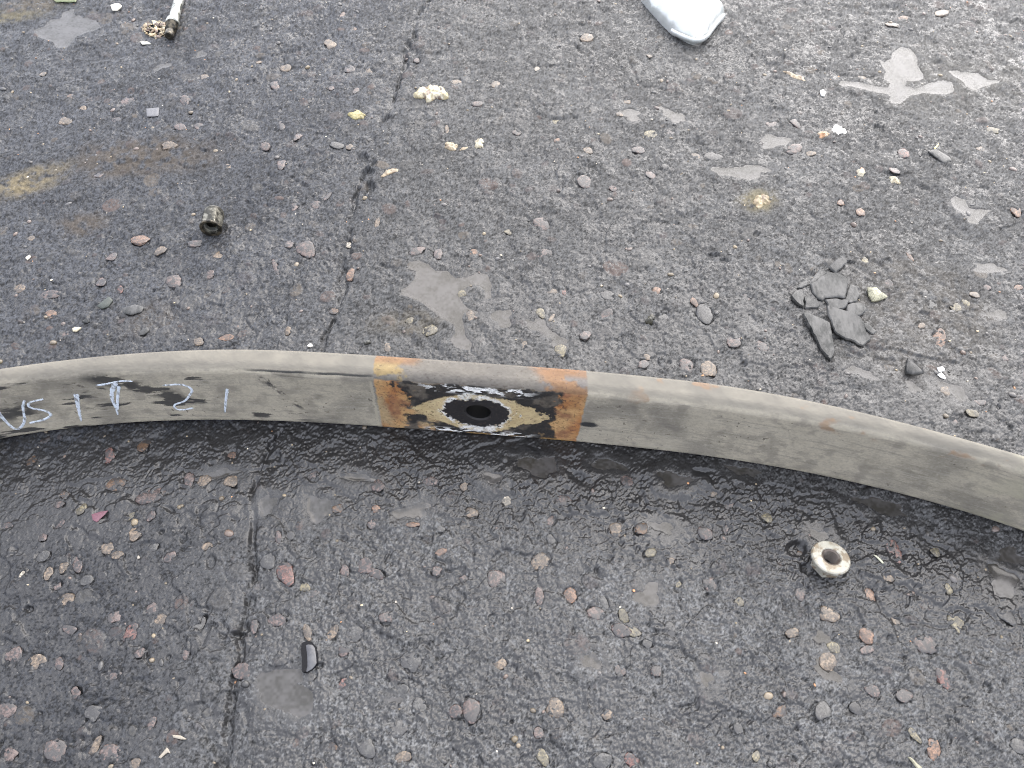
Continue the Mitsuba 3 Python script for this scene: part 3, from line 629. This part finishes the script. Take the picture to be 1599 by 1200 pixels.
MARKS = [('letter V', [([(-3, 643), (0, 648), (12, 662), (27, 671), (33, 667), (38, 650), (39, 625)], 1, .7)]),
         ('letter S', [([(68, 623), (52, 627), (44, 632), (48, 637), (62, 640), (73, 643), (79, 647), (74, 653), (60, 658), (46, 661)], .7, 1)]),
         ('letter I', [([(119, 615), (121, 630), (124, 645), (127, 658)], 1.6, .5)]),
         ('letter T', [([(150, 602), (170, 599), (185, 596), (207, 596)], .9, .7), ([(181, 598), (176, 608), (175, 622), (180, 635), (184, 648)], 1.6, .5), ([(186, 603), (184, 618), (184, 640)], 1.0, .7)]),
         ('digit 2', [([(254, 602), (270, 601), (288, 602), (299, 608), (297, 616), (285, 628), (272, 635), (276, 639), (288, 640), (302, 637)], .8, .7)]),
         ('digit 1', [([(355, 607), (353, 622), (351, 645)], 1.0, .6)])]
for nm, ln in MARKS:
    put('leaf_spring__marker_character', stroke(ln, .00118), 'chalk', smooth=True, label='pale hand drawn ' + nm)


# ------------------------------------------------------------------ loose things
def plate(poly, top, step=.0025, under=0.0):
    """A closed flat piece with this outline; top(x, y, distance to the edge) is its upper face above its base."""
    pg = Polygon(poly).buffer(0)
    if pg.geom_type != 'Polygon':
        pg = max(pg.geoms, key=lambda g: g.area)
    L = pg.exterior.length; nb = max(8, int(L / step))
    B = np.array([pg.exterior.interpolate(k / nb, normalized=True).coords[0] for k in range(nb)])
    ring = []
    for off in (.35 * step,):
        inner = pg.buffer(-off)
        for g in getattr(inner, 'geoms', [inner]):
            if not g.is_empty:
                ring += [g.exterior.interpolate(k / nb, normalized=True).coords[0] for k in range(nb)]
    x0, y0, x1, y1 = pg.bounds
    G = np.array([(x, y) for x in np.arange(x0, x1, step) for y in np.arange(y0, y1, step)])
    G = G + (np.random.default_rng(3).random(G.shape) - .5) * step * .4 if len(G) else np.zeros((0, 2))
    small = pg.buffer(-.8 * step)
    G = np.array([p for p in G if small.contains(Point(p))]).reshape(-1, 2)
    P = np.vstack([B, np.array(ring).reshape(-1, 2), G])
    tri = Delaunay(P).simplices
    fat = pg.buffer(step * .02)
    tri = np.array([t for t in tri if fat.contains(Point(P[t].mean(0)))])
    e1, e2 = P[tri[:, 1]] - P[tri[:, 0]], P[tri[:, 2]] - P[tri[:, 0]]
    a2 = e1[:, 0] * e2[:, 1] - e1[:, 1] * e2[:, 0]
    tri[a2 < 0] = tri[a2 < 0][:, ::-1]
    d = np.array([pg.exterior.distance(Point(p)) for p in P])
    n_ = len(P)
    zt = top(P[:, 0], P[:, 1], d)
    vt = np.c_[P, zt]; vb = np.c_[P, np.full(n_, under)]
    side = []
    for i in range(nb):
        j = (i + 1) % nb
        side += [(i, j + n_, j), (i, i + n_, j + n_)]
    if not pg.exterior.is_ccw:
        side = [s[::-1] for s in side]
    return trimesh.Trimesh(np.vstack([vt, vb]), np.vstack([tri, tri[:, ::-1] + n_, side]), process=False)


def px_outline(pts, jag=0.0, z=0.0):
    q_ = np.array([at(x, y, z)[:2] for x, y in pts])
    if jag:
        o = []
        for a_, b_ in zip(q_, np.roll(q_, -1, axis=0)):
            o.append(a_)
            L = np.linalg.norm(b_ - a_)
            for k in range(1, int(L / .003)):
                nrm = np.array([-(b_ - a_)[1], (b_ - a_)[0]]) / L
                o.append(a_ + (b_ - a_) * k / int(L / .003) + nrm * rng.normal(0, jag))
        q_ = np.array(o)
    return q_


def settle(mesh, tilt=(0, 0), lift=0.0):
    v = np.array(mesh.vertices); c = v[:, :2].mean(0)
    v[:, 2] += tilt[0] * (v[:, 0] - c[0]) + tilt[1] * (v[:, 1] - c[1])
    base = v[len(v) // 2:]
    hh = ground_height(base[:, 0], base[:, 1])[0]
    v[:, 2] += np.quantile(hh - base[:, 2], .8) + lift
    mesh.vertices = v
    return mesh


# broken shards of a dark plate
principled('shard_mat', mikit.proc(lambda p, n, uv: mix((.009, .010, .010), (.056, .055, .053), smoothstep(.3, .7, .5 * fbm(p.x * 60, p.y * 60, 1.0, 3) + .5 * fbm(p.x * 500, p.y * 240, p.z * 300, 3)))), .42, .28)
SZ = lambda pts: [(1210 + x / 6.315, 390 + y / 6.315) for x, y in pts]
SHARDS = [
    ([(525, 182), (600, 238), (655, 195), (705, 130), (650, 80), (600, 115)], .0024, (.06, .12), .0035, 'squarish dark shard at the top of the broken heap'),
    ([(325, 342), (380, 270), (430, 192), (520, 215), (470, 270), (400, 320)], .0022, (-.05, .05), .001, 'narrow dark shard along the upper left of the broken heap'),
    ([(225, 370), (270, 310), (330, 300), (330, 345), (270, 375)], .002, (0, 0), .0, 'smallest dark shard at the upper left tip of the heap'),
    ([(345, 345), (470, 265), (530, 237), (600, 245), (690, 290), (715, 330), (700, 420), (690, 488), (600, 473), (490, 480), (470, 510), (425, 490), (365, 420)], .0026, (.03, .06), .003, 'large grey shard in the upper middle of the broken heap'),
    ([(690, 492), (715, 420), (748, 335), (810, 360), (840, 440), (815, 512), (740, 525)], .0022, (.08, 0), .0005, 'pale grey shard right of the large upper shard'),
    ([(150, 470), (180, 430), (265, 395), (280, 440), (285, 500), (280, 582), (240, 562), (180, 510)], .0045, (-.05, -.02), .002, 'thick curled shard at the far left of the heap'),
    ([(288, 470), (330, 452), (420, 520), (440, 560), (425, 590), (290, 584)], .003, (.05, -.02), .001, 'stone coloured shard between the curled one and the spike'),
    ([(478, 507), (560, 497), (690, 502), (722, 525), (695, 578), (590, 600), (520, 570)], .003, (.02, .1), .003, 'lens shaped shard in the middle of the heap'),
    ([(715, 545), (770, 530), (850, 532), (895, 570), (868, 640), (820, 662), (700, 630)], .0024, (.02, .04), .001, 'flat five sided shard right of the lens shaped one'),
    ([(490, 588), (600, 612), (720, 640), (830, 690), (872, 740), (882, 800), (945, 880), (862, 955), (740, 902), (650, 872), (580, 832), (540, 722), (502, 650)], .003, (.0, .1), .004, 'largest shard with a pointed corner at the bottom of the heap'),
    ([(265, 652), (292, 640), (420, 690), (525, 742), (562, 900), (587, 1012), (545, 1105), (480, 1030), (400, 900), (320, 760)], .004, (.06, .05), .004, 'long spike shaped shard pointing toward the steel bar'),
    ([(838, 735), (910, 728), (1005, 812), (962, 842), (890, 792)], .002, (.02, .05), .001, 'small wedge shard at the lower right of the heap'),
]
for pts, th, tilt, lift, lab in SHARDS:
    o = px_outline(SZ(pts), .00042, .003)
    m = plate(o, lambda x, y, d, th=th: .62 * th * (.5 + .5 * np.clip(d / .0008, 0, 1)) + .0009 * (FB(x, y, .012, 2, 90) - .5), .0022)
    put('broken_shard', settle(m, (tilt[0] * 1.2, tilt[1] * 1.2), lift * .35), 'shard_mat', smooth=30, label=lab, category='shard', group='broken dark shards in a heap')
principled('pale_wedge', stone_tex((.26, .25, .17), .2), .45, .4)
o = px_outline(SZ([(900, 400), (990, 398), (1108, 482), (1050, 505), (960, 525), (918, 470)]), .0003, .002)
put('stone_chip', settle(plate(o, lambda x, y, d: .0035 * (.4 + .6 * np.clip(d / .002, 0, 1)) + .001 * (FB(x, y, .006, 2, 91) - .5), .002), (0, .12), .001), 'pale_wedge', smooth=30,
    label='pale wedge shaped stone chip beside the heap of dark shards', category='stone chip')
o = px_outline([(1412, 567), (1421, 575), (1438, 590), (1425, 592), (1411, 590), (1409, 580)], .0003)
put('broken_shard', settle(plate(o, lambda x, y, d: .003 * (.5 + .5 * np.clip(d / .001, 0, 1)), .002), (.1, .12), .002), 'shard_mat', smooth=30, label='lone triangular dark shard just behind the steel bar', category='shard')
o = px_outline([(1447, 241), (1458, 237), (1480, 250), (1484, 256), (1472, 260)], .0002)
put('slate_chip', settle(plate(o, lambda x, y, d: .002 * (.5 + .5 * np.clip(d / .001, 0, 1)), .002), (0, 0), 0), 'shard_mat', smooth=30, label='flat oblong slate chip below the star shaped puddle', category='slate chip')
for pts, lab in [([(193, 484), (212, 478), (226, 482), (222, 490), (205, 494), (195, 492)], 'flat dark flake left of the seam, upper of two'), ([(219, 520), (231, 513), (235, 517), (228, 524), (219, 526)], 'small olive flake near the bar, lower of two'), ([(128, 503), (136, 499), (142, 503), (136, 507)], 'tiny blue grey flake near the marked bar end')]:
    put('slate_chip', settle(plate(px_outline(pts, .0002), lambda x, y, d: .0016 * (.5 + .5 * np.clip(d / .001, 0, 1)), .002), (0, .04), .0003), 'shard_mat', smooth=30, label=lab, category='slate chip')

# black rimmed piece in front of the bar
principled('black_plastic', (.006, .006, .007), .6, .1)
principled('grey_plastic', mikit.proc(lambda p, n, uv: mix((.022, .022, .025), (.045, .046, .05), fbm(p.x * 300, p.y * 300, 2.0, 3))), .4, .5)
BZ = lambda pts: [(440 + x / 13.325, 980 + y / 13.325) for x, y in pts]
o = px_outline(BZ([(440, 380), (500, 345), (560, 335), (660, 348), (735, 440), (780, 620), (770, 790), (650, 905), (500, 975), (445, 950), (450, 700), (430, 540)]))
body_ = plate(o, lambda x, y, d: .0036 + 0 * x, .0015)
zb = gz_max(o)
v = np.array(body_.vertices); v[:, 2] += zb - .0012; body_.vertices = v
put('cap_fragment__rim', body_, 'black_plastic', smooth=30)
o2 = px_outline(BZ([(505, 375), (560, 352), (640, 365), (690, 430), (715, 600), (725, 760), (640, 865), (505, 940), (535, 800), (530, 600)]), 0, zb + .0024)
m = plate(o2, lambda x, y, d: .0006 * np.clip(d / .0008, 0, 1), .0012, -.0006)
v = np.array(m.vertices); v[:, 2] += zb + .0027; m.vertices = v
put('cap_fragment__face', m, 'grey_plastic', smooth=30)
labels['cap_fragment'] = {'label': 'half round grey plastic fragment with black edges beside the bottom left puddle', 'category': 'plastic fragment'}


# ------------------------------------------------------------------ metal pieces
def lathe(prof, sections=48):
    m = trimesh.creation.revolve(np.array(prof), sections=sections)
    return m


def hexagon(af, hole=0.0):
    r = af / math.sqrt(3)
    p = Polygon([(r * math.cos(math.radians(60 * k)), r * math.sin(math.radians(60 * k))) for k in range(6)])
    return p.difference(Point(0, 0).buffer(hole, 24)) if hole else p


principled('zinc', mikit.proc(lambda p, n, uv: mix(mix((.15, .145, .12), (.29, .28, .24), fbm(p.x * 260, p.y * 260, p.z * 260, 3)), (.10, .072, .042), smoothstep(.44, .64, fbm(p.x * 260 + 4, p.y * 260, p.z * 260, 4)) * .8)), .45, .5, .3)
principled('thread_steel', (.06, .048, .04), .35, .5, .5)
principled('brassy', mikit.proc(lambda p, n, uv: mix((.026, .025, .021), (.135, .130, .110), smoothstep(.35, .65, fbm(p.x * 260, p.y * 260, p.z * 260, 4)))), .30, .5, .85)
principled('dark_steel', mikit.proc(lambda p, n, uv: mix((.022, .02, .016), (.10, .085, .06), smoothstep(.4, .7, fbm(p.x * 300, p.y * 300, p.z * 300, 4)))), .38, .5, .6)
principled('bright_steel', mikit.proc(lambda p, n, uv: mix((.10, .105, .09), (.46, .46, .42), smoothstep(.3, .65, fbm(p.x * 160, p.y * 160, p.z * 160, 4)))), .3, .5, .85)

# flange nut in front of the bar
c = at(1295, 876, .010); g0 = gz_max([(c[0] + .009 * math.cos(t), c[1] + .009 * math.sin(t)) for t in np.linspace(0, 6, 20)])
TN = T().translate([c[0], c[1], g0 - .0004]).rotate([0, 1, 0], 5).rotate([1, 0, 0], -9)
thr = [(.0066, .0040)]
for k in range(9):
    z0 = .0128 - k * .00125
    thr += [(.0052, z0 - .0006), (.0060, z0 - .00125)]
fl = [(.0066, .0112), (.0060, .0098), (.0060, .0088), (.0120, .0084), (.0132, .0088), (.0136, .0096), (.0134, .0106), (.0126, .0113), (.0072, .0116), (.0066, .0112)]
put('flange_nut__flange', lathe(fl, 64), 'zinc', smooth=35, to_world=TN)
hx_ = trimesh.creation.extrude_polygon(hexagon(.019, .0063), .0095, engine='earcut')
put('flange_nut__hexagon', hx_, 'zinc', smooth=20, to_world=TN)
tp = []
for k in range(7):
    z0 = .0112 - k * .0016
    tp += [(.0063, z0), (.0050, z0 - .0008)]
tp += [(.0063, .0002), (.0066, .0002), (.0066, .0110), (.0061, .0112)]
put('flange_nut__thread', lathe(tp, 40), 'thread_steel', smooth=25, to_world=TN)
labels['flange_nut'] = {'label': 'pale zinc coated flange nut with threaded hole facing up in front of the bar', 'category': 'nut'}

# lug nut lying on its side
c = at(329, 356, .009); g0 = gz_max([(c[0] + .004 * a_, c[1] + .02 * b_) for a_ in (-1, 0, 1) for b_ in (0, .5, 1)])
TL = T().translate([c[0], c[1], g0 + .0088]).rotate([0, 0, 1], 3).rotate([1, 0, 0], -90).rotate([0, 0, 1], 0)
hx_ = m3.Manifold.extrude(m3.CrossSection([[(float(x), float(y)) for x, y in hexagon(.0178).exterior.coords[:-1]]]), .024)
hx_ = hx_ ^ m3.Manifold.revolve(m3.CrossSection([[(0, 0), (.0093, 0), (.0103, .0014), (.0103, .016), (.0085, .021), (.005, .0238), (0, .0242)]]), 48)
hx_ = hx_ - m3.Manifold.cylinder(.016, .0072, .0058, 32).translate([0, 0, -.001])
put('lug_nut__body', hx_, 'brassy', smooth=25, to_world=TL)
put('lug_nut__seat_ring', lathe([(.0052, .0022), (.0066, .0022), (.0068, .0030), (.0060, .0060), (.0050, .0060), (.0052, .0022)], 40), 'bright_steel', smooth=30, to_world=TL)
put('lug_nut__collar', lathe([(.0076, -.0012), (.0096, -.0012), (.0101, -.0004), (.0098, .0006), (.0076, .0006), (.0076, -.0012)], 40), 'dark_steel', smooth=30, to_world=TL)
labels['lug_nut'] = {'label': 'oily dark six sided wheel nut lying on its side left of centre', 'category': 'nut'}

# stud at the far left
A0, A1 = at(263, 56, .006), at(287, -28, .006)
ax = (A1 - A0) / np.linalg.norm(A1 - A0)
turn = math.degrees(math.atan2(ax[0], ax[1]))
g0 = gz_max([A0[:2] + ax[:2] * s for s in (0, .02, .04, .06)])
TB = T().translate([A0[0], A0[1], g0 + .0055]).rotate([0, 0, 1], -turn).rotate([1, 0, 0], -90)
pr = [(0, 0), (.0042, 0), (.0050, .0010), (.0050, .0085), (.0044, .0095), (.0044, .0115)]
for k in range(10):
    pr += [(.0056, .0122 + k * .0012), (.0062, .0128 + k * .0012)]
pr += [(.0058, .0246), (0, .0246)]
put('stud_bolt__threaded_end', lathe(pr, 36), 'dark_steel', smooth=30, to_world=TB)
put('stud_bolt__collar', lathe([(0, .0247), (.0068, .0247), (.0078, .0256), (.0078, .0300), (.0068, .0312), (0, .0312)], 40), 'bright_steel', smooth=30, to_world=TB)
put('stud_bolt__shank', lathe([(0, .0313), (.0058, .0313), (.0058, .095), (.0052, .098), (0, .098)], 36), 'bright_steel', smooth=30, to_world=TB)
labels['stud_bolt'] = {'label': 'shiny steel bolt with dark threaded tip lying at the far left edge', 'category': 'bolt'}


def crumbs(cx, cy, rx, ry, n, rlo, rhi, pal, seed, tall=.004):
    r = np.random.default_rng(seed); out, C = [], []
    for _ in range(int(n * 1.6)):
        t, k = r.uniform(0, 6.3), math.sqrt(r.uniform()); p = at(cx + rx * k * math.cos(t), cy + ry * k * math.sin(t))
        m = trimesh.creation.icosphere(1); v = np.array(m.vertices); rad = rlo + (rhi - rlo) * r.uniform() ** 1.8
        v *= (1 + .9 * (meshkit.noise(v * 1.6 + r.uniform(0, 50), 3) - .5))[:, None] * np.array([rad * r.uniform(.7, 2.0), rad * r.uniform(.5, 1), rad * r.uniform(.25, .6)])
        m.vertices = v
        m.apply_transform(trimesh.transformations.euler_matrix(*r.uniform(-.5, .5, 2), r.uniform(0, 6)))
        m.apply_translation([p[0], p[1], gz(p[0], p[1]) + rad * .2 + (1 - k) * tall])
        out.append(m); C.append(np.tile(np.array(pal[r.integers(len(pal))]) * r.uniform(.6, 1.3), (len(v), 1)))
    m = trimesh.util.concatenate(out)
    return m, np.concatenate(C)


m, C = crumbs(243, 45, 22, 13, 80, .0010, .0032, [(.20, .15, .085), (.13, .09, .055), (.26, .2, .12), (.09, .06, .045), (.30, .26, .17), (.07, .06, .04)], 11, .003)
put('dirt_clump', m, 'grit_mat', smooth=True, color=C, label='crumbly tan dirt heaped against the threaded bolt tip', category='dirt')
def lump(px, py, rx, ry, turn, pal, tall, lab, seed, holes=.5):
    """A torn flaky scrap: ragged outline, knobbly top, its two or three colours in patches."""
    r = np.random.default_rng(seed); t = np.linspace(0, 2 * np.pi, 34, endpoint=False)
    k = r.normal(0, 1, len(t)); k = (k + np.roll(k, 1) + np.roll(k, 2) + .6 * np.roll(k, 3)) / 3.6
    k = np.clip(1 + .34 * k + r.normal(0, .07, len(t)), .5, 1.5); c, s_ = math.cos(turn), math.sin(turn)
    o = px_outline([(px + rx * q * math.cos(a_) * c - ry * q * math.sin(a_) * s_, py + rx * q * math.cos(a_) * s_ + ry * q * math.sin(a_) * c) for a_, q in zip(t, k)])
    m = plate(o, lambda x, y, d: tall * (.15 + .85 * np.clip(d / .003, 0, 1) ** .6) * (.25 + 1.3 * FB(x, y, .005, 3, seed)) + .0012 * (N(x, y, .0014, seed + 1) - .5), .0008)
    v = np.array(m.vertices); f1 = sstep(.40, .60, FB(v[:, 0], v[:, 1], .0045, 3, seed + 2)); f2 = sstep(.50, .64, FB(v[:, 0], v[:, 1], .006, 3, seed + 3))
    C = np.array(pal[0]) * (1 - f1[:, None]) + np.array(pal[1]) * f1[:, None]
    C = C * (1 - f2[:, None] * holes) + np.array(pal[2]) * f2[:, None] * holes
    C *= (.7 + .6 * r.random(len(v)))[:, None]
    base = v[len(v) // 2:]; hh = ground_height(base[:, 0], base[:, 1])[0]
    v[:, 2] += np.r_[hh, hh] - .0002
    m.vertices = v
    put('plaster_lump', m, 'grit_mat', smooth=True, color=C, label=lab, category='debris')


WH, CR, TN_, BR, OG = (.30, .28, .215), (.22, .185, .12), (.15, .112, .066), (.07, .044, .028), (.20, .10, .042)
lump(676, 149, 23, 12, -.15, (WH, (.25, .215, .13), BR), .0055, 'flaky white lump with rust brown rim, upper middle', 12, .95)
lump(705, 230, 10, 5, 0, (TN_, CR, BR), .0030, 'small tan crumb pile below the flaky white lump', 13)
lump(749, 225, 8, 7, -.4, (CR, WH, TN_), .0035, 'cream crumb right of the small tan crumb pile', 14)
lump(724, 233, 6, 2.5, -.2, (TN_, CR, BR), .0020, 'tiny tan crumb between the tan pile and the cream crumb', 24)
lump(559, 180, 12, 6, .05, ((.17, .14, .048), (.23, .20, .09), (.11, .09, .042)), .0042, 'mustard yellow lump left of the flaky white lump', 15)
lump(608, 271, 13, 4, -.45, (TN_, CR, BR), .0020, 'thin tan crumb streak beside the seam pits', 16)
lump(1309, 208, 10, 8, .2, ((.62, .61, .58), (.56, .54, .49), CR), .0038, 'bright white lump below left of the star shaped puddle', 17, .3)
lump(1285, 213, 8, 4.5, .2, (OG, TN_, WH), .0022, 'orange crumb left of the bright white lump', 18)
lump(1344, 272, 6.5, 6.5, .7, (WH, (.30, .12, .07), CR), .0030, 'white and red chip right of centre, upper of two', 19)
lump(1396, 284, 10, 5, .3, (CR, WH, (.22, .21, .12)), .0028, 'pale crumbs right of the white and red chip', 20)
lump(1242, 122, 15, 3.5, .35, (CR, TN_, BR), .0016, 'cream crumb streak left of the star shaped puddle', 21)
lump(1015, 502, 6.5, 6, 0, ((.022, .021, .014), (.04, .037, .024), (.012, .012, .010)), .0050, 'dark olive lump in the middle right of the main puddle', 22)
lump(1187, 317, 13, 10, .1, (TN_, (.16, .13, .07), BR), .0026, 'sandy yellow crumbs on a tan stain right of middle', 23)


def chip(pts, color, lab, name='white_chip', th=.0018, tilt=(0, .1), cat='chip', rough=.5):
    mat = 'chip_' + '_'.join(str(int(round(v * 1000))) for v in color)
    if mat not in scene:
        principled(mat, color, rough, .4)
    m = plate(px_outline(pts, .0002), lambda x, y, d: th * (.45 + .55 * np.clip(d / .001, 0, 1)), .0016)
    put(name, settle(m, tilt, .0004), mat, smooth=30, label=lab, category=cat)


chip([(1279, 146), (1284, 145), (1288, 149), (1286, 154), (1281, 153)], (.5, .5, .48), 'tiny bright white chip left of the star shaped puddle')
chip([(1462, 588), (1468, 585), (1474, 592), (1475, 595), (1466, 592)], (.74, .74, .73), 'bright white chip behind the right end of the bar')
chip([(1461, 578), (1470, 576), (1474, 582), (1464, 585)], (.42, .42, .41), 'greyish chip just above the bright white one')
chip([(219, 66), (231, 66), (236, 69), (222, 70)], (.34, .33, .28), 'short white sliver below the tan dirt clump')
chip([(174, 12), (186, 9), (192, 13), (184, 19), (176, 19)], (.36, .34, .29), 'white chip between the bolt and the corner puddle')
chip([(82, 0), (100, -6), (122, -5), (119, 5), (88, 5)], (.25, .28, .16), 'greenish flat flake at the far left edge', 'green_flake', .004, (0, -.05))
chip([(229, 172), (249, 170), (248, 183), (230, 184)], (.075, .075, .08), 'small square translucent grey flake left of the seam', 'grey_flake', .0009, (0, .02))
chip([(114, 515), (122, 513), (129, 514), (120, 520), (115, 520)], (.30, .27, .2), 'cream sliver near the marked bar end')
chip([(41, 405), (47, 401), (50, 403), (44, 408)], (.5, .46, .38), 'tiny cream sliver at the left edge')
chip([(145, 806), (158, 802), (171, 800), (164, 808), (154, 818), (147, 815)], (.085, .034, .046), 'bright pink flake in front of the marked bar end', 'pink_flake', .0008, (0, .03))
chip([(271, 1149), (284, 1150), (294, 1156), (284, 1156), (272, 1153)], (.19, .17, .135), 'pale wood splinter at bottom left, upper of two', 'splinter', .0014, (0, .05))
chip([(249, 1184), (257, 1175), (263, 1168), (268, 1178), (263, 1176), (252, 1186)], (.17, .15, .12), 'forked pale splinter at bottom left, lower of two', 'splinter', .0012, (0, .05))
chip([(1414, 1184), (1420, 1185), (1436, 1200), (1436, 1206), (1428, 1202)], (.18, .17, .12), 'pale twig at the bottom edge on the right', 'splinter', .0020, (0, .02))
chip([(1361, 870), (1366, 871), (1378, 883), (1375, 884)], (.28, .28, .21), 'thin pale splinter right of the flange nut', 'splinter', .0012, (0, .02))
chip([(1456, 236), (1463, 229), (1464, 231), (1458, 238)], (.45, .36, .15), 'tiny straw above the oblong slate chip', 'splinter', .0008, (0, .02))
chip([(568, 536), (578, 534), (580, 538), (570, 540)], (.05, .05, .045), 'small dark chip behind the rusty pad', 'dark_chip', .0025)
chip([(480, 543), (486, 539), (490, 543), (484, 545)], (.6, .58, .54), 'little white chip behind the bar left of the pad')
chip([(166, 470), (172, 466), (178, 472), (170, 481), (160, 484), (152, 480)], (.03, .035, .03), 'dark flake cluster left of the olive flake', 'dark_chip', .002)

# crushed pale metal can at the far edge
CAN = px_outline([(1004, 2), (1018, 18), (1034, 35), (1048, 49), (1060, 57), (1073, 64), (1084, 67), (1096, 64), (1106, 55), (1113, 44), (1121, 33), (1131, 22), (1124, 15), (1116, 7), (1108, 3), (1098, 3), (1088, 6), (1076, -14), (1058, -34), (1035, -52), (1010, -40), (994, -18)], 0, .004)
cc = CAN.mean(0)
ca = np.array(at(1003, 0)[:2]) - np.array(at(1050, 49)[:2]); ca /= np.linalg.norm(ca)
cn = np.array([-ca[1], ca[0]])


def can_top(x, y, d):
    u = (x - cc[0]) * ca[0] + (y - cc[1]) * ca[1]; v = (x - cc[0]) * cn[0] + (y - cc[1]) * cn[1]
    dome = np.clip(1 - (1 - np.clip(d / .026, 0, 1)) ** 2.0, 0, 1) ** .5
    dent = sstep(.012, .0, np.abs(v + .35 * u + .002)) * sstep(-.005, -.035, u)
    return .003 + .024 * dome - .009 * dent + (.010 * (FB(x, y, .026, 2, 95) - .5) + .013 * (np.abs(N(x, y, .019, 96) - .5) - .25)) * np.clip(d / .006, 0, 1)


principled('can_metal', mikit.proc(lambda p, n, uv: mix((.28, .30, .285), (.47, .48, .47), fbm(p.x * 60, p.y * 60, 2.0, 4))), .32, .5, .5)
m = plate(CAN, can_top, .0028)
v = np.array(m.vertices); gc = gz_max(CAN); v[:, 2] += gc - .001; m.vertices = v
put('crushed_can__body', m, 'can_metal', smooth=40)
P = np.array([at(x, y, .006) for x, y in [(1049, 49), (1060, 57), (1073, 64), (1084, 67), (1096, 64), (1106, 55), (1113, 44), (1121, 33), (1131, 22)]])
t = np.linspace(0, 1, len(P)); tt = np.linspace(0, 1, 50)
P = np.c_[CubicSpline(t, P[:, 0])(tt), CubicSpline(t, P[:, 1])(tt), gc + .0045 + .0025 * np.sin(tt * 5)]
ring = []
dP = np.gradient(P, axis=0); dP /= np.linalg.norm(dP, axis=1, keepdims=True)
sd = np.cross(dP, [0, 0, 1.0])
for k in range(10):
    an = 2 * math.pi * k / 10
    ring.append(P + .0022 * (math.cos(an) * sd + 1.5 * math.sin(an) * np.array([0, 0, 1.0])))
ring = np.array(ring); f = []
for k in range(10):
    for i in range(49):
        a_, b_ = k * 50 + i, ((k + 1) % 10) * 50 + i
        f += [(a_, b_, b_ + 1), (a_, b_ + 1, a_ + 1)]
put('crushed_can__rim', trimesh.Trimesh(ring.reshape(-1, 3), f, process=False), 'can_metal', smooth=True)
labels['crushed_can'] = {'label': 'flattened white metal can with rolled rim at the far edge', 'category': 'can'}
